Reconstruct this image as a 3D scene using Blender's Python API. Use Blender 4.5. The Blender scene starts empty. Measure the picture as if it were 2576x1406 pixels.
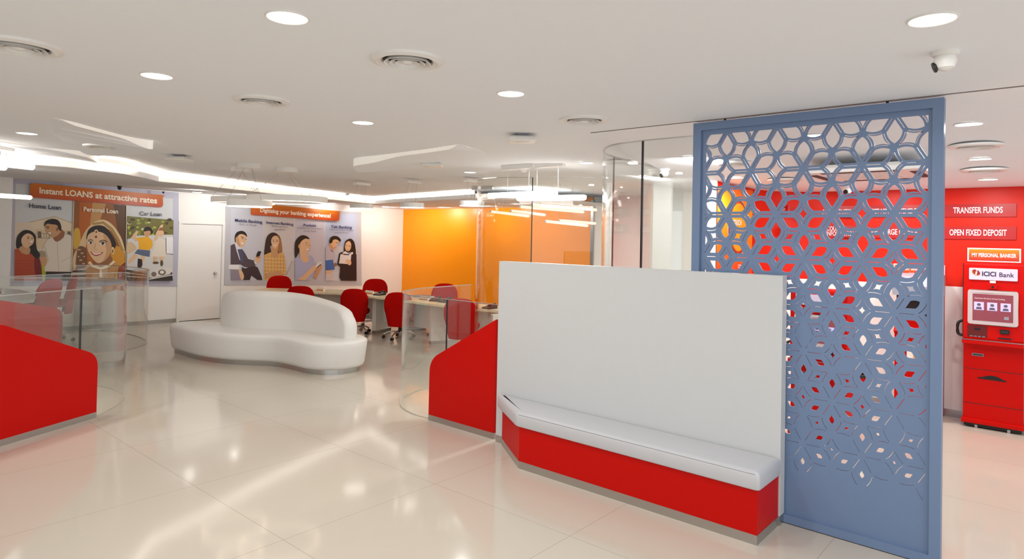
import bpy, bmesh, math, random
from mathutils import Vector, Matrix
from mathutils.geometry import tessellate_polygon
PI = math.pi
C = bpy.context.scene.collection

# ------------------------------------------------------------------ camera
cam_d = bpy.data.cameras.new('camera'); cam = bpy.data.objects.new('camera', cam_d); C.objects.link(cam)
cam_d.sensor_width = 36.0; cam_d.lens = 36.0 * 1633.0 / 2576.0
cam_d.shift_y = -(703.0 - 571.0) / 2576.0
cam_d.clip_start = 0.05; cam_d.clip_end = 100
cam.matrix_world = Matrix.Translation((0, 0, 1.8)) @ Matrix(((0.65388667, -0.02542591, -0.75616516),
    (-0.7563283, 0.00444385, -0.65417716), (0.01999334, 0.99966683, -0.01632456))).to_4x4()
bpy.context.scene.camera = cam

# ------------------------------------------------------------------ world, exposure
scene = bpy.context.scene
scene.view_settings.view_transform = 'Standard'; scene.view_settings.look = 'None'
scene.view_settings.gamma = 1.0; scene.view_settings.use_curve_mapping = False
scene.view_settings.exposure = 0.56
world = bpy.data.worlds.new('daylight'); scene.world = world; world.use_nodes = True
bg = world.node_tree.nodes['Background']; bg.inputs[0].default_value = (0.93, 0.96, 1.0, 1); bg.inputs[1].default_value = 0.93

# ------------------------------------------------------------------ materials
def lin(c): return tuple((v/255/12.92 if v/255 <= 0.04045 else ((v/255+0.055)/1.055)**2.4) for v in c)
MATS = {}
def mat(name, rgb, rough=0.5, metal=0.0, emit=0.0, spec=0.5, coat=0.0):
    if name in MATS: return MATS[name]
    m = bpy.data.materials.new(name); m.use_nodes = True; b = m.node_tree.nodes['Principled BSDF']
    col = (*lin(rgb), 1)
    b.inputs['Base Color'].default_value = col; b.inputs['Roughness'].default_value = rough
    b.inputs['Metallic'].default_value = metal; b.inputs['Specular IOR Level'].default_value = spec
    b.inputs['Coat Weight'].default_value = coat; b.inputs['Coat Roughness'].default_value = 0.05
    if emit:
        b.inputs['Emission Color'].default_value = col; b.inputs['Emission Strength'].default_value = emit
    MATS[name] = m; return m
def noisy(m, scale, amount, bump=0.0, base=None):
    nt = m.node_tree; b = nt.nodes['Principled BSDF']; tc = nt.nodes.new('ShaderNodeTexCoord')
    n = nt.nodes.new('ShaderNodeTexNoise'); n.inputs['Scale'].default_value = scale; n.inputs['Detail'].default_value = 4
    nt.links.new(tc.outputs['Object'], n.inputs['Vector'])
    c = b.inputs['Base Color'].default_value[:]
    mx = nt.nodes.new('ShaderNodeMix'); mx.data_type = 'RGBA'
    mx.inputs[6].default_value = (c[0]*(1-amount), c[1]*(1-amount), c[2]*(1-amount), 1)
    mx.inputs[7].default_value = (min(1, c[0]*(1+amount)), min(1, c[1]*(1+amount)), min(1, c[2]*(1+amount)), 1)
    nt.links.new(n.outputs['Fac'], mx.inputs[0]); nt.links.new(mx.outputs[2], b.inputs['Base Color'])
    if bump:
        bp = nt.nodes.new('ShaderNodeBump'); bp.inputs['Strength'].default_value = bump; bp.inputs['Distance'].default_value = 0.002
        nt.links.new(n.outputs['Fac'], bp.inputs['Height']); nt.links.new(bp.outputs['Normal'], b.inputs['Normal'])
    return m
def glass_mat(name, tint, refl=1.0):
    m = bpy.data.materials.new(name); m.use_nodes = True; nt = m.node_tree; nt.nodes.clear()
    o = nt.nodes.new('ShaderNodeOutputMaterial'); mx = nt.nodes.new('ShaderNodeMixShader')
    t = nt.nodes.new('ShaderNodeBsdfTransparent'); t.inputs[0].default_value = (*tint, 1)
    g = nt.nodes.new('ShaderNodeBsdfGlossy'); g.inputs['Roughness'].default_value = 0.0; g.inputs[0].default_value = (refl, refl, refl, 1)
    f = nt.nodes.new('ShaderNodeLayerWeight'); p5 = nt.nodes.new('ShaderNodeMath'); p5.operation = 'POWER'; p5.inputs[1].default_value = 5.0
    ma = nt.nodes.new('ShaderNodeMath'); ma.operation = 'MULTIPLY_ADD'; ma.inputs[1].default_value = 0.95; ma.inputs[2].default_value = 0.045
    nt.links.new(f.outputs['Facing'], p5.inputs[0]); nt.links.new(p5.outputs[0], ma.inputs[0]); f.inputs['Blend'].default_value = 0.5
    nt.links.new(ma.outputs[0], mx.inputs[0]); nt.links.new(t.outputs[0], mx.inputs[1]); nt.links.new(g.outputs[0], mx.inputs[2])
    nt.links.new(mx.outputs[0], o.inputs[0]); return m
M_floor = mat('polished_cream_tile', (201, 192, 178), 0.09, spec=0.3)
def floor_nodes(m):
    nt = m.node_tree; b = nt.nodes['Principled BSDF']; tc = nt.nodes.new('ShaderNodeTexCoord')
    mp = nt.nodes.new('ShaderNodeMapping'); mp.inputs['Location'].default_value = (0.35, 0.1, 0)
    br = nt.nodes.new('ShaderNodeTexBrick'); br.offset = 0.0; br.inputs['Scale'].default_value = 1.0
    br.inputs['Mortar Size'].default_value = 0.0022; br.inputs['Brick Width'].default_value = 1.2; br.inputs['Row Height'].default_value = 1.2
    a = lin((201, 192, 178))
    br.inputs['Color1'].default_value = (*a, 1); br.inputs['Color2'].default_value = (a[0]*0.985, a[1]*0.98, a[2]*0.975, 1)
    br.inputs['Mortar'].default_value = (a[0]*0.72, a[1]*0.68, a[2]*0.62, 1)
    nt.links.new(tc.outputs['Object'], mp.inputs[0]); nt.links.new(mp.outputs[0], br.inputs['Vector'])
    nt.links.new(br.outputs['Color'], b.inputs['Base Color'])
floor_nodes(M_floor)
M_ceil = noisy(mat('ceiling_paint', (238, 240, 243), 0.85, spec=0.2), 40, 0.01)
M_face = noisy(mat('petal_edge_painted_glow', (250, 246, 238), 0.5, emit=0.17), 30, 0.01)  # weak emission stands in for room light falling on the petal edges
M_wall = noisy(mat('wall_paint', (245, 244, 240), 0.6), 30, 0.01)
M_lam = noisy(mat('white_laminate', (204, 206, 207), 0.35), 20, 0.01)
M_lam2 = noisy(mat('desk_laminate', (236, 232, 224), 0.3), 20, 0.01)
M_desktop = noisy(mat('desk_top_cream', (240, 228, 190), 0.25), 14, 0.03)
M_red = noisy(mat('red_laminate', (198, 9, 2), 0.45, spec=0.16), 200, 0.03)
M_redwall = noisy(mat('red_wall_vinyl', (218, 32, 4), 0.4, spec=0.3), 12, 0.02)
M_redpanel = noisy(mat('dark_red_vinyl', (176, 30, 28), 0.35), 12, 0.02)
M_orange = noisy(mat('orange_lacquer', (255, 152, 0), 0.3, spec=0.3), 6, 0.02)
M_kick = noisy(mat('brushed_steel', (190, 190, 188), 0.28, 1.0), 90, 0.05)
M_chrome = noisy(mat('chrome', (225, 225, 225), 0.08, 1.0), 10, 0.01)
M_leather = noisy(mat('white_leatherette', (232, 230, 226), 0.42), 220, 0.015, 0.15)
M_cushion = noisy(mat('grey_leatherette', (196, 197, 201), 0.45), 260, 0.015, 0.2)
M_fabric = noisy(mat('red_fabric', (176, 7, 3), 0.85, spec=0.08), 500, 0.15, 0.4)
M_black = noisy(mat('black_plastic', (22, 20, 20), 0.4), 40, 0.05)
M_screen = noisy(mat('blue_grey_powdercoat', (110, 132, 166), 0.42), 700, 0.02, 0.1)
M_fix = noisy(mat('white_fixture', (232, 230, 226), 0.4), 30, 0.01)
M_lens = mat('lit_diffuser', (255, 250, 240), 0.5, emit=3.5)
M_tube = mat('lit_tube', (255, 252, 246), 0.5, emit=3.2)
M_drum = mat('drum_diffuser', (255, 250, 240), 0.5, emit=2.2)
M_ringlight = mat('ring_diffuser', (255, 232, 208), 0.5, emit=3.0)
M_strip = mat('cove_led', (255, 243, 228), 0.5, emit=7.5)
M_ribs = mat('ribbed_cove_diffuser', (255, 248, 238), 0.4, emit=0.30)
M_tube_reflection = mat('painted_tube_reflection', (255, 238, 214), 0.5, emit=0.42)  # weak glow standing in for tubes reflected in the glass
M_dark = noisy(mat('dark_gap', (38, 34, 30), 0.6), 20, 0.05)
M_joint = noisy(mat('black_silicone', (24, 24, 30), 0.4), 20, 0.05)
M_glass = glass_mat('clear_glass', (0.975, 0.985, 0.98))
M_white = noisy(mat('sign_white', (250, 232, 236), 0.4), 10, 0.01)
M_ink = noisy(mat('printed_lettering', (255, 226, 232), 0.4), 10, 0.01)
def col(r, g, b, rough=0.45): return noisy(mat('print_%02x%02x%02x' % (r, g, b), (r, g, b), rough), 60, 0.05) if ('print_%02x%02x%02x' % (r, g, b)) not in MATS else MATS['print_%02x%02x%02x' % (r, g, b)]
def gradient(name, stops, z0, z1, rough=0.4):
    m = mat(name, (128, 128, 128), rough); nt = m.node_tree; b = nt.nodes['Principled BSDF']
    tc = nt.nodes.new('ShaderNodeTexCoord'); s = nt.nodes.new('ShaderNodeSeparateXYZ'); mr = nt.nodes.new('ShaderNodeMapRange')
    mr.inputs[1].default_value = z0; mr.inputs[2].default_value = z1; r = nt.nodes.new('ShaderNodeValToRGB')
    nt.links.new(tc.outputs['Object'], s.inputs[0]); nt.links.new(s.outputs[2], mr.inputs[0]); nt.links.new(mr.outputs[0], r.inputs[0])
    e = r.color_ramp.elements; e[0].position = stops[0][0]; e[0].color = (*lin(stops[0][1]), 1); e[1].position = stops[-1][0]; e[1].color = (*lin(stops[-1][1]), 1)
    for p, c in stops[1:-1]:
        q = e.new(p); q.color = (*lin(c), 1)
    nt.links.new(r.outputs[0], b.inputs['Base Color']); return m

# ------------------------------------------------------------------ helpers
def obj(name, bm, m, parent=None, smooth=False, loc=(0, 0, 0)):
    me = bpy.data.meshes.new(name); bmesh.ops.recalc_face_normals(bm, faces=bm.faces); bm.to_mesh(me); bm.free()
    for x in (m if isinstance(m, (list, tuple)) else [m]): me.materials.append(x)
    if smooth:
        for p in me.polygons: p.use_smooth = True
        try: me.set_sharp_from_angle(angle=math.radians(38))
        except Exception: pass
    o = bpy.data.objects.new(name, me); C.objects.link(o); o.location = loc
    if parent: o.parent = parent
    return o
def thing(name, label, cat, loc=(0, 0, 0), rz=0.0, group=None):
    o = bpy.data.objects.new(name, None); C.objects.link(o); o.location = loc; o.rotation_euler = (0, 0, rz)
    o.empty_display_size = 0.05
    o['label'] = label; o['category'] = cat
    if group: o['group'] = group
    return o
def tag(o, label, cat, group=None):
    o['label'] = label; o['category'] = cat
    if group: o['group'] = group
    return o
def struct(o): o['kind'] = 'structure'; return o
def dup(root, loc, rz=None, label=None, group=None):
    r = root.copy(); C.objects.link(r); r.location = loc
    if rz is not None: r.rotation_euler = (0, 0, rz)
    if label: r['label'] = label
    if group: r['group'] = group
    for ch in list(root.children):
        c = ch.copy(); C.objects.link(c); c.parent = r
        for g in list(ch.children):
            d = g.copy(); C.objects.link(d); d.parent = c
    return r
def box(bm, x0, x1, y0, y1, z0, z1):
    v = [bm.verts.new(p) for p in ((x0,y0,z0),(x1,y0,z0),(x1,y1,z0),(x0,y1,z0),(x0,y0,z1),(x1,y0,z1),(x1,y1,z1),(x0,y1,z1))]
    for f in ((0,3,2,1),(4,5,6,7),(0,1,5,4),(1,2,6,5),(2,3,7,6),(3,0,4,7)): bm.faces.new([v[i] for i in f])
    return v
def boxes(*bs):
    bm = bmesh.new()
    for b in bs: box(bm, *b)
    return bm
def bevelled(bm, w, seg=2):
    bmesh.ops.bevel(bm, geom=bm.edges[:], offset=w, segments=seg, profile=0.7, affect='EDGES'); return bm
def prism(bm, pts, lo, hi, axis='z'):
    """polygon pts (a,b) extruded between lo and hi: axis z -> (a,b,t); x -> (t,a,b); y -> (a,t,b)"""
    mk = {'z': lambda a, b, t: (a, b, t), 'x': lambda a, b, t: (t, a, b), 'y': lambda a, b, t: (a, t, b)}[axis]
    tri = tessellate_polygon([[Vector((a, b, 0)) for a, b in pts]])
    lo_v = [bm.verts.new(mk(a, b, lo)) for a, b in pts]; hi_v = [bm.verts.new(mk(a, b, hi)) for a, b in pts]
    for t in tri:
        bm.faces.new([lo_v[i] for i in t]); bm.faces.new([hi_v[i] for i in reversed(t)])
    n = len(pts)
    for i in range(n): bm.faces.new([lo_v[i], lo_v[(i+1) % n], hi_v[(i+1) % n], hi_v[i]])
    return bm
def lathe(bm, prof, n=32, c=(0, 0, 0)):
    """prof: (r, z) pairs; r==0 closes to a point"""
    rings = []
    for r, z in prof:
        if r < 1e-6: rings.append([bm.verts.new((c[0], c[1], c[2]+z))])
        else: rings.append([bm.verts.new((c[0]+r*math.cos(2*PI*i/n), c[1]+r*math.sin(2*PI*i/n), c[2]+z)) for i in range(n)])
    for a, b in zip(rings, rings[1:]):
        for i in range(n):
            j = (i+1) % n
            if len(a) == 1 and len(b) == 1: continue
            if len(a) == 1: bm.faces.new([a[0], b[i], b[j]])
            elif len(b) == 1: bm.faces.new([a[i], a[j], b[0]])
            else: bm.faces.new([a[i], a[j], b[j], b[i]])
    return bm
def tube(bm, pts, r, n=8, cap=True):
    pts = [Vector(p) for p in pts]; rings = []
    for i, p in enumerate(pts):
        d = (pts[min(i+1, len(pts)-1)] - pts[max(i-1, 0)]).normalized()
        u = d.cross(Vector((0, 0, 1)))
        if u.length < 1e-3: u = d.cross(Vector((1, 0, 0)))
        u.normalize(); w = u.cross(d)
        rr = r[i] if isinstance(r, (list, tuple)) else r
        rings.append([bm.verts.new(p + (u*math.cos(2*PI*k/n) + w*math.sin(2*PI*k/n))*rr) for k in range(n)])
    for a, b in zip(rings, rings[1:]):
        for k in range(n): bm.faces.new([a[k], a[(k+1) % n], b[(k+1) % n], b[k]])
    if cap: bm.faces.new(rings[0]); bm.faces.new(list(reversed(rings[-1])))
    return bm
def spline(pts, per=6, closed=False):
    """Catmull-Rom through 2D/3D points"""
    P = [Vector(p) for p in pts]; n = len(P); out = []
    for i in range(n if closed else n-1):
        p0 = P[(i-1) % n] if closed or i > 0 else P[0]*2 - P[1]
        p1 = P[i]; p2 = P[(i+1) % n]; p3 = P[(i+2) % n] if closed or i+2 < n else P[-1]*2 - P[-2]
        for k in range(per):
            t = k/per
            out.append(0.5*((2*p1) + (p2-p0)*t + (2*p0-5*p1+4*p2-p3)*t*t + (3*p1-p0-3*p2+p3)*t**3))
    if not closed: out.append(P[-1])
    return [tuple(p) for p in out]
def inset_path(pts, d):
    """move each point of a closed path inward by d"""
    n = len(pts); area = sum(pts[i][0]*pts[(i+1) % n][1] - pts[(i+1) % n][0]*pts[i][1] for i in range(n)); s = 1 if area > 0 else -1
    out = []
    for i in range(n):
        a = Vector(pts[(i-1) % n]); b = Vector(pts[(i+1) % n]); t = (b-a).normalized()
        out.append((pts[i][0] - s*t.y*d, pts[i][1] + s*t.x*d))
    return out
def ribbon(bm, path, z0, z1, th, closed=False):
    """vertical sheet of thickness th along a plan path; z0/z1 numbers"""
    n = len(path); L = []; Rr = []
    for i, p in enumerate(path):
        a = Vector(path[max(i-1, 0)]); b = Vector(path[min(i+1, n-1)]); t = (b-a).normalized(); nrm = Vector((-t.y, t.x))*th/2
        L.append((p[0]+nrm.x, p[1]+nrm.y)); Rr.append((p[0]-nrm.x, p[1]-nrm.y))
    V = [[bm.verts.new((q[0], q[1], z)) for q, z in ((l, z0), (l, z1), (r, z1), (r, z0))] for l, r in zip(L, Rr)]
    for a, b in zip(V, V[1:]):
        for k in range(4): bm.faces.new([a[k], a[(k+1) % 4], b[(k+1) % 4], b[k]])
    bm.faces.new(V[0]); bm.faces.new(list(reversed(V[-1])))
    return bm
def loft(bm, rings, cap_lo=True, cap_hi=True):
    R = [[bm.verts.new(p) for p in r] for r in rings]; n = len(R[0])
    for a, b in zip(R, R[1:]):
        for k in range(n): bm.faces.new([a[k], a[(k+1) % n], b[(k+1) % n], b[k]])
    def cap(vs, flip):
        tri = tessellate_polygon([[Vector((v.co.x, v.co.y, 0)) for v in vs]])
        for t in tri: bm.faces.new([vs[i] for i in (t if flip else reversed(t))])
    if cap_lo: cap(R[0], True)
    if cap_hi: cap(R[-1], False)
    return bm
def text_tris(s, size, bold=0.0, sx=1.0):
    """flat lettering as (verts2d, faces), centred at origin, cap height about 0.7*size"""
    cu = bpy.data.curves.new('lettering', 'FONT'); cu.body = s; cu.size = size; cu.align_x = 'CENTER'; cu.align_y = 'CENTER'
    cu.offset = bold*size; cu.resolution_u = 3; cu.fill_mode = 'FRONT'
    o = bpy.data.objects.new('lettering', cu); C.objects.link(o)
    dg = bpy.context.evaluated_depsgraph_get(); me = bpy.data.meshes.new_from_object(o.evaluated_get(dg))
    vs = [(v.co.x*sx, v.co.y) for v in me.vertices]; fs = [tuple(p.vertices) for p in me.polygons]
    bpy.data.objects.remove(o); bpy.data.curves.remove(cu); bpy.data.meshes.remove(me)
    return vs, fs
def add_text(bm, s, size, place, bold=0.012, sx=1.0, mi=0):
    vs, fs = text_tris(s, size, bold, sx); V = [bm.verts.new(place(a, b)) for a, b in vs]
    for f in fs:
        try: q = bm.faces.new([V[i] for i in f]); q.material_index = mi
        except ValueError: pass
def sign_text(name, s, size, x, y, z, m, parent, bold=0.012, sx=1.0, slope=0.0, width=None):
    """lettering on a surface that faces -x; reads towards -y"""
    if width:
        vs, _ = text_tris(s, size, bold, 1.0); sx = width/(max(v[0] for v in vs)-min(v[0] for v in vs))
    bm = bmesh.new(); add_text(bm, s, size, lambda a, b: (x, y-a, z+b+slope*a), bold, sx)
    me = bpy.data.meshes.new(name); bm.to_mesh(me); bm.free(); me.materials.append(m)
    o = bpy.data.objects.new(name, me); C.objects.link(o); o.parent = parent; return o
def lamp(parent, loc, power, radius, color=(1.0, 0.985, 0.955), spread=PI, aim=None):
    d = bpy.data.lights.new('lamp', 'AREA'); d.shape = 'DISK'; d.size = radius*2; d.energy = power; d.color = color; d.spread = spread
    o = bpy.data.objects.new('lamp', d); C.objects.link(o); o.parent = parent; o.location = loc
    if aim: o.rotation_euler = Vector(aim).to_track_quat('-Z', 'Y').to_euler()
    return o

# ------------------------------------------------------------------ the room
def sm(t): t = max(0, min(1, t)); return t*t*(3-2*t)
def ceil_z(x, y): return 2.66 - 0.24*sm((x-4.4)/3.9)*sm((5.0-y)/1.6)
YB = 13.4; XO = 11.09; XR = 8.29
struct(obj('floor', boxes((-3.5, 13.0, -3.5, 14.0, -0.1, 0)), M_floor))
bm = bmesh.new(); nx, ny = 56, 60
g = [[bm.verts.new((-3.5+16.5*i/nx, -3.5+17.5*j/ny, ceil_z(-3.5+16.5*i/nx, -3.5+17.5*j/ny))) for j in range(ny+1)] for i in range(nx+1)]
for i in range(nx):
    for j in range(ny): bm.faces.new([g[i][j], g[i+1][j], g[i+1][j+1], g[i][j+1]])
top = box(bm, -3.5, 13.0, -3.5, 14.0, 2.9, 3.0)
struct(obj('ceiling', bm, M_ceil, smooth=True))
struct(obj('wall_back', boxes((2.64, 5.40, YB, YB+0.2, 0, 2.9), (5.40, 6.33, YB, YB+0.2, 1.98, 2.9), (5.40, 6.33, YB+0.12, YB+0.2, 0, 1.98), (6.33, XO+0.2, YB, YB+0.2, 0, 2.9)), M_wall))
struct(obj('wall_left', boxes((-3.5, 2.64, 12.95, 13.6, 0, 2.9)), M_wall))
struct(obj('wall_west_light_block', boxes((-3.6, -3.4, 2.5, 13.0, 0, 2.9)), M_wall))  # unseen wall added to block daylight on the left side
struct(obj('wall_right', boxes((XO, XO+0.2, 7.42, YB, 0, 2.9)), M_orange))
struct(obj('wall_east', boxes((XO, XO+0.2, 5.0, 7.40, 0, 2.9)), M_wall))
struct(obj('wall_lobby', boxes((8.95, 9.1, 2.9, 5.094, 0, 2.7), (9.1, XO+0.2, 4.994, 5.094, 0, 2.7)), M_wall))
struct(obj('trim_1', boxes((XO-0.03, XO+0.02, 7.38, 7.45, 0, 2.6)), M_kick))
# curved feature wall of the self-service lobby: red above, white below
path = [(XR, -3.4), (XR, 0.0), (XR, 2.0)] + spline([(XR, 2.0), (8.22, 2.42), (8.0, 2.72), (7.65, 2.90), (7.3, 2.99), (6.98, 3.05)], 5)[1:]
outer = [(p[0]+0.001, p[1]) for p in path]
def wall_sheet(z0, z1, push=0.0):
    bm = bmesh.new(); ribbon(bm, [(p[0]+0.06-push if k < 3 else p[0]+0.04-push, p[1]+(0.0 if k < 3 else 0.04-push)) for k, p in enumerate(path)], z0, z1, 0.1); return bm
struct(obj('wall_feature', wall_sheet(1.375, 2.6), M_redwall, smooth=True))
struct(obj('wall_feature_lower', wall_sheet(0, 1.375, 0.0), M_wall, smooth=True))
bm = bmesh.new(); ribbon(bm, [(p[0]+0.14 if k < 3 else p[0]+0.10, p[1]+(0.0 if k < 3 else 0.10)) for k, p in enumerate(path)], 0, 2.6, 0.05); box(bm, path[-1][0]-0.01, path[-1][0]+0.02, path[-1][1]-0.03, path[-1][1]+0.2, 0, 2.6)
struct(obj('wall_feature_back', bm, M_wall, smooth=False))
struct(obj('baseboard_lobby', boxes((XR-0.012, XR+0.02, -3.4, 2.0, 0, 0.075)), M_kick))
bm = bmesh.new(); box(bm, 2.66, 5.40, YB-0.012, YB+0.01, 0, 0.075); box(bm, 6.33, XO, YB-0.012, YB+0.01, 0, 0.075)
struct(obj('baseboard_back', bm, M_kick))
struct(obj('baseboard_right', boxes((XO-0.012, XO+0.01, 5.0, YB, 0, 0.075)), M_kick))
# service door in the back wall
d = struct(obj('door_1', bevelled(boxes((5.46, 6.27, YB+0.005, YB+0.045, 0.01, 1.94)), 0.004), M_wall))
obj('door_frame', boxes((5.40, 5.455, YB-0.02, YB+0.1, 0, 1.99), (6.275, 6.33, YB-0.02, YB+0.1, 0, 1.99), (5.455, 6.275, YB-0.02, YB+0.1, 1.945, 1.99)), M_wall, d)
bm = bmesh.new(); lathe(bm, [(0, 0), (0.028, 0.0), (0.030, 0.006), (0.012, 0.012), (0.012, 0.035), (0.026, 0.045), (0.028, 0.06), (0.018, 0.072), (0, 0.074)], 20)
k = obj('door_knob', bm, M_chrome, d, True); k.rotation_euler = (PI/2, 0, 0); k.location = (6.141, YB+0.005, 0.945)
# lowered border of the ceiling with a cove of light on its upper side
lip = [(1.665, 8.72), (1.956, 8.745), (2.269, 8.688), (2.888, 8.962), (3.263, 9.358), (3.492, 9.664)] + [(3.656, 9.882), (4.369, 10.145), (6.129, 10.935), (8.202, 11.688)] + spline([(8.754, 11.921), (9.023, 11.875), (8.958, 11.367), (8.825, 10.865)], 4) + [(8.647, 9.43), (8.421, 8.083), (8.286, 6.817)]
lip[0] = (1.6, lip[0][1]); back = [(XO+0.1, lip[-1][1]), (XO+0.1, YB+0.1), (1.6, YB+0.1)]
def soffit_z(x, y, front): return 2.5 if front else 2.62-0.0165*(x-2.6)
bm = bmesh.new(); outline = lip + back; nf = len(lip)
zb = [2.5]*nf + [soffit_z(x, y, False) for x, y in back]
tri = tessellate_polygon([[Vector((a, b, 0)) for a, b in outline]])
lo = [bm.verts.new((p[0], p[1], z)) for p, z in zip(outline, zb)]; hi = [bm.verts.new((p[0], p[1], z+0.006)) for p, z in zip(outline, zb)]
for t in tri: bm.faces.new([lo[i] for i in t]); bm.faces.new([hi[i] for i in reversed(t)])
for i in range(len(outline)):
    j = (i+1) % len(outline); bm.faces.new([lo[i], lo[j], hi[j], hi[i]])
ribbon(bm, [(x+0.03, y+0.07) for x, y in lip[:-1]], 2.5005, 2.574, 0.10)
ribbon(bm, [(x+0.10, y+0.22) for x, y in lip[:-1]], 2.51, 2.66, 0.02)
struct(obj('ceiling_border', bm, M_ceil))
bm = bmesh.new()
for dz in (0.016, 0.030, 0.044, 0.058): 
    ribbon(bm, [(x-0.004 if y < 11 else x, y-0.004) for x, y in lip], 2.5+dz, 2.5+dz+0.005, 0.012)
ribbon(bm, [(x-0.002, y-0.002) for x, y in lip], 2.506, 2.572, 0.008)
struct(obj('trim_2', bm, M_ribs))
led = [(x+0.045, y+0.085) for x, y in lip[:-1]]
t = thing('cove_light', 'long strip of light glowing on top of the lowered ceiling border', 'cove light', (led[2][0], led[2][1], 2.579))
bm = bmesh.new(); ribbon(bm, [(x-led[2][0], y-led[2][1]) for x, y in led], -0.004, 0.001, 0.04); obj('light_strip', bm, M_strip, t)
# thin shadow joint where the lobby ceiling begins
struct(obj('trim_3', boxes((4.354, 4.360, -3.4, 2.95, 2.655, 2.661)), col(120, 112, 104)))

# ceiling petals: wedge plates that come down out of the flat ceiling, flush at one end
def petal(name, rim, flat_i, drop):
    """rim: closed outline; drop(x,y) depth below the ceiling"""
    bm = bmesh.new(); rim = spline(rim, 5, True)
    tri = tessellate_polygon([[Vector((a, b, 0)) for a, b in rim]])
    lo = [bm.verts.new((x, y, 2.659-drop(x, y))) for x, y in rim]; hi = [bm.verts.new((x, y, 2.68)) for x, y in rim]
    for t in tri: bm.faces.new([lo[i] for i in t]); bm.faces.new([hi[i] for i in reversed(t)])
    n = len(rim)
    for i in range(n): bm.faces.new([lo[i], lo[(i+1) % n], hi[(i+1) % n], hi[i]])
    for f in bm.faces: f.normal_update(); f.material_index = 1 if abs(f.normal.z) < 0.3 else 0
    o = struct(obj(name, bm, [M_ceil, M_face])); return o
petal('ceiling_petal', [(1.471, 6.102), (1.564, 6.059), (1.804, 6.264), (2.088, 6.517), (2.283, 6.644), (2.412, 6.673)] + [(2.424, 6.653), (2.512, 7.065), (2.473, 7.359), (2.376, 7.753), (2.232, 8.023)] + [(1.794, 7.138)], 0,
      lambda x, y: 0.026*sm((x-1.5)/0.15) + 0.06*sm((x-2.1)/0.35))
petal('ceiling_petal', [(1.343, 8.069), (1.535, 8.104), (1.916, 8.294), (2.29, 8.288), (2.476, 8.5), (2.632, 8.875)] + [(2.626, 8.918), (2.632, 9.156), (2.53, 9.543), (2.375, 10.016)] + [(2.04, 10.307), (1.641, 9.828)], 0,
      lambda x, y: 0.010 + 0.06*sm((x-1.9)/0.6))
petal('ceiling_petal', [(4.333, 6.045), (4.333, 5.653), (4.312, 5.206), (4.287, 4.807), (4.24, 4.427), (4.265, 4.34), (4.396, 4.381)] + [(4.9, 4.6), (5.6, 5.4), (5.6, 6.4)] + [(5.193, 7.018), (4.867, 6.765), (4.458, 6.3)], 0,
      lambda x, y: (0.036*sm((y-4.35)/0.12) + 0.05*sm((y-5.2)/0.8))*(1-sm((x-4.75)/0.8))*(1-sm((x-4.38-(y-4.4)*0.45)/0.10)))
pth = spline([(2.524, 8.532), (2.784, 8.646), (3.103, 9.066), (3.278, 9.35)], 5)
struct(obj('trim_4', (lambda b: ribbon(b, pth, 2.585, 2.63, 0.02))(bmesh.new()), M_ribs))
t = thing('cove_light', 'short curved strip of light between the ceiling petals above the loans poster', 'cove light', (*pth[5], 2.64))
bm = bmesh.new(); ribbon(bm, [(x-pth[5][0]+0.03, y-pth[5][1]+0.05) for x, y in pth], -0.005, 0.006, 0.03); obj('light_strip', bm, M_strip, t)

# ------------------------------------------------------------------ downlights
def make_downlight(loc, label, group=None, r=0.078, power=13.0, aim=None):
    t = thing('downlight', label, 'ceiling light', loc, group=group)
    bm = bmesh.new(); lathe(bm, [(r+0.008, 0.004), (r+0.008, -0.003), (r+0.002, -0.006), (r-0.002, -0.003), (r-0.002, 0.004)], 40); obj('bezel', bm, M_fix, t, True)
    bm = bmesh.new(); lathe(bm, [(0, -0.004), (r-0.002, -0.004), (r-0.002, 0.003), (0, 0.003)], 40); obj('diffuser', bm, M_lens, t)
    lamp(t, (0, 0, -0.02), power, r, aim=aim)
    return t
DL = [
 ((1.349, 2.372, 2.66), 'big round downlight at the top left, nearest over the open floor'),
 ((2.884, 0.408, 2.66), 'big round downlight at the top right, in front of the lattice screen'),
 ((1.414, 3.854, 2.66), 'round downlight between two air vents in the upper left ceiling'),
 ((2.905, 2.543, 2.66), 'round downlight left of the vent nearest the glass corner'),
 ((2.997, 4.125, 2.66), 'round downlight in the ceiling above the white banquette'),
 ((1.556, 7.192, 2.66), 'round downlight at the far left beside the ceiling petals'),
 ((5.713, 3.917, 2.612), 'round downlight just left of the curved corner of the tall glass'),
 ((6.15, 6.081, 2.66), 'round downlight above the corner of the rear glass enclosure'),
 ((5.306, 0.537, 2.627), 'round downlight right of the lattice screen, nearest of the lobby row'),
 ((6.538, 0.582, 2.523), 'round downlight right of the lattice screen between two air vents'),
 ((7.578, 0.615, 2.442), 'round downlight closest to the TRANSFER FUNDS lettering'),
 ((5.729, 2.742, 2.595), 'round downlight seen half hidden by the left edge of the lattice screen'),
 ((6.605, 3.688, 2.529), 'round downlight behind the dark joint of the tall glass'),
 ((5.267, 1.512, 2.63), 'bright round downlight seen through the top of the lattice screen'),
 ((7.6, 1.494, 2.44), 'round downlight seen through the lattice just above the red wall'),
 ((6.861, 2.753, 2.494), 'round downlight seen through the upper left of the lattice, over the curved wall'),
 ((8.875, 6.817, 2.66), 'round downlight just above the right end of the glowing tube pair'),
]
for loc, lab in DL: make_downlight(loc, lab, aim=(1, 0.3, -0.7) if 'dark joint' in lab or 'half hidden' in lab else None, power=8.0 if 'corner of the rear glass' in lab else 12.0 if 'dark joint' in lab or 'half hidden' in lab else 7.0+max(0.0, math.hypot(loc[0], loc[1])-4.0)*(3.6 if loc[1] > 3.5 else 0.1))
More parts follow.
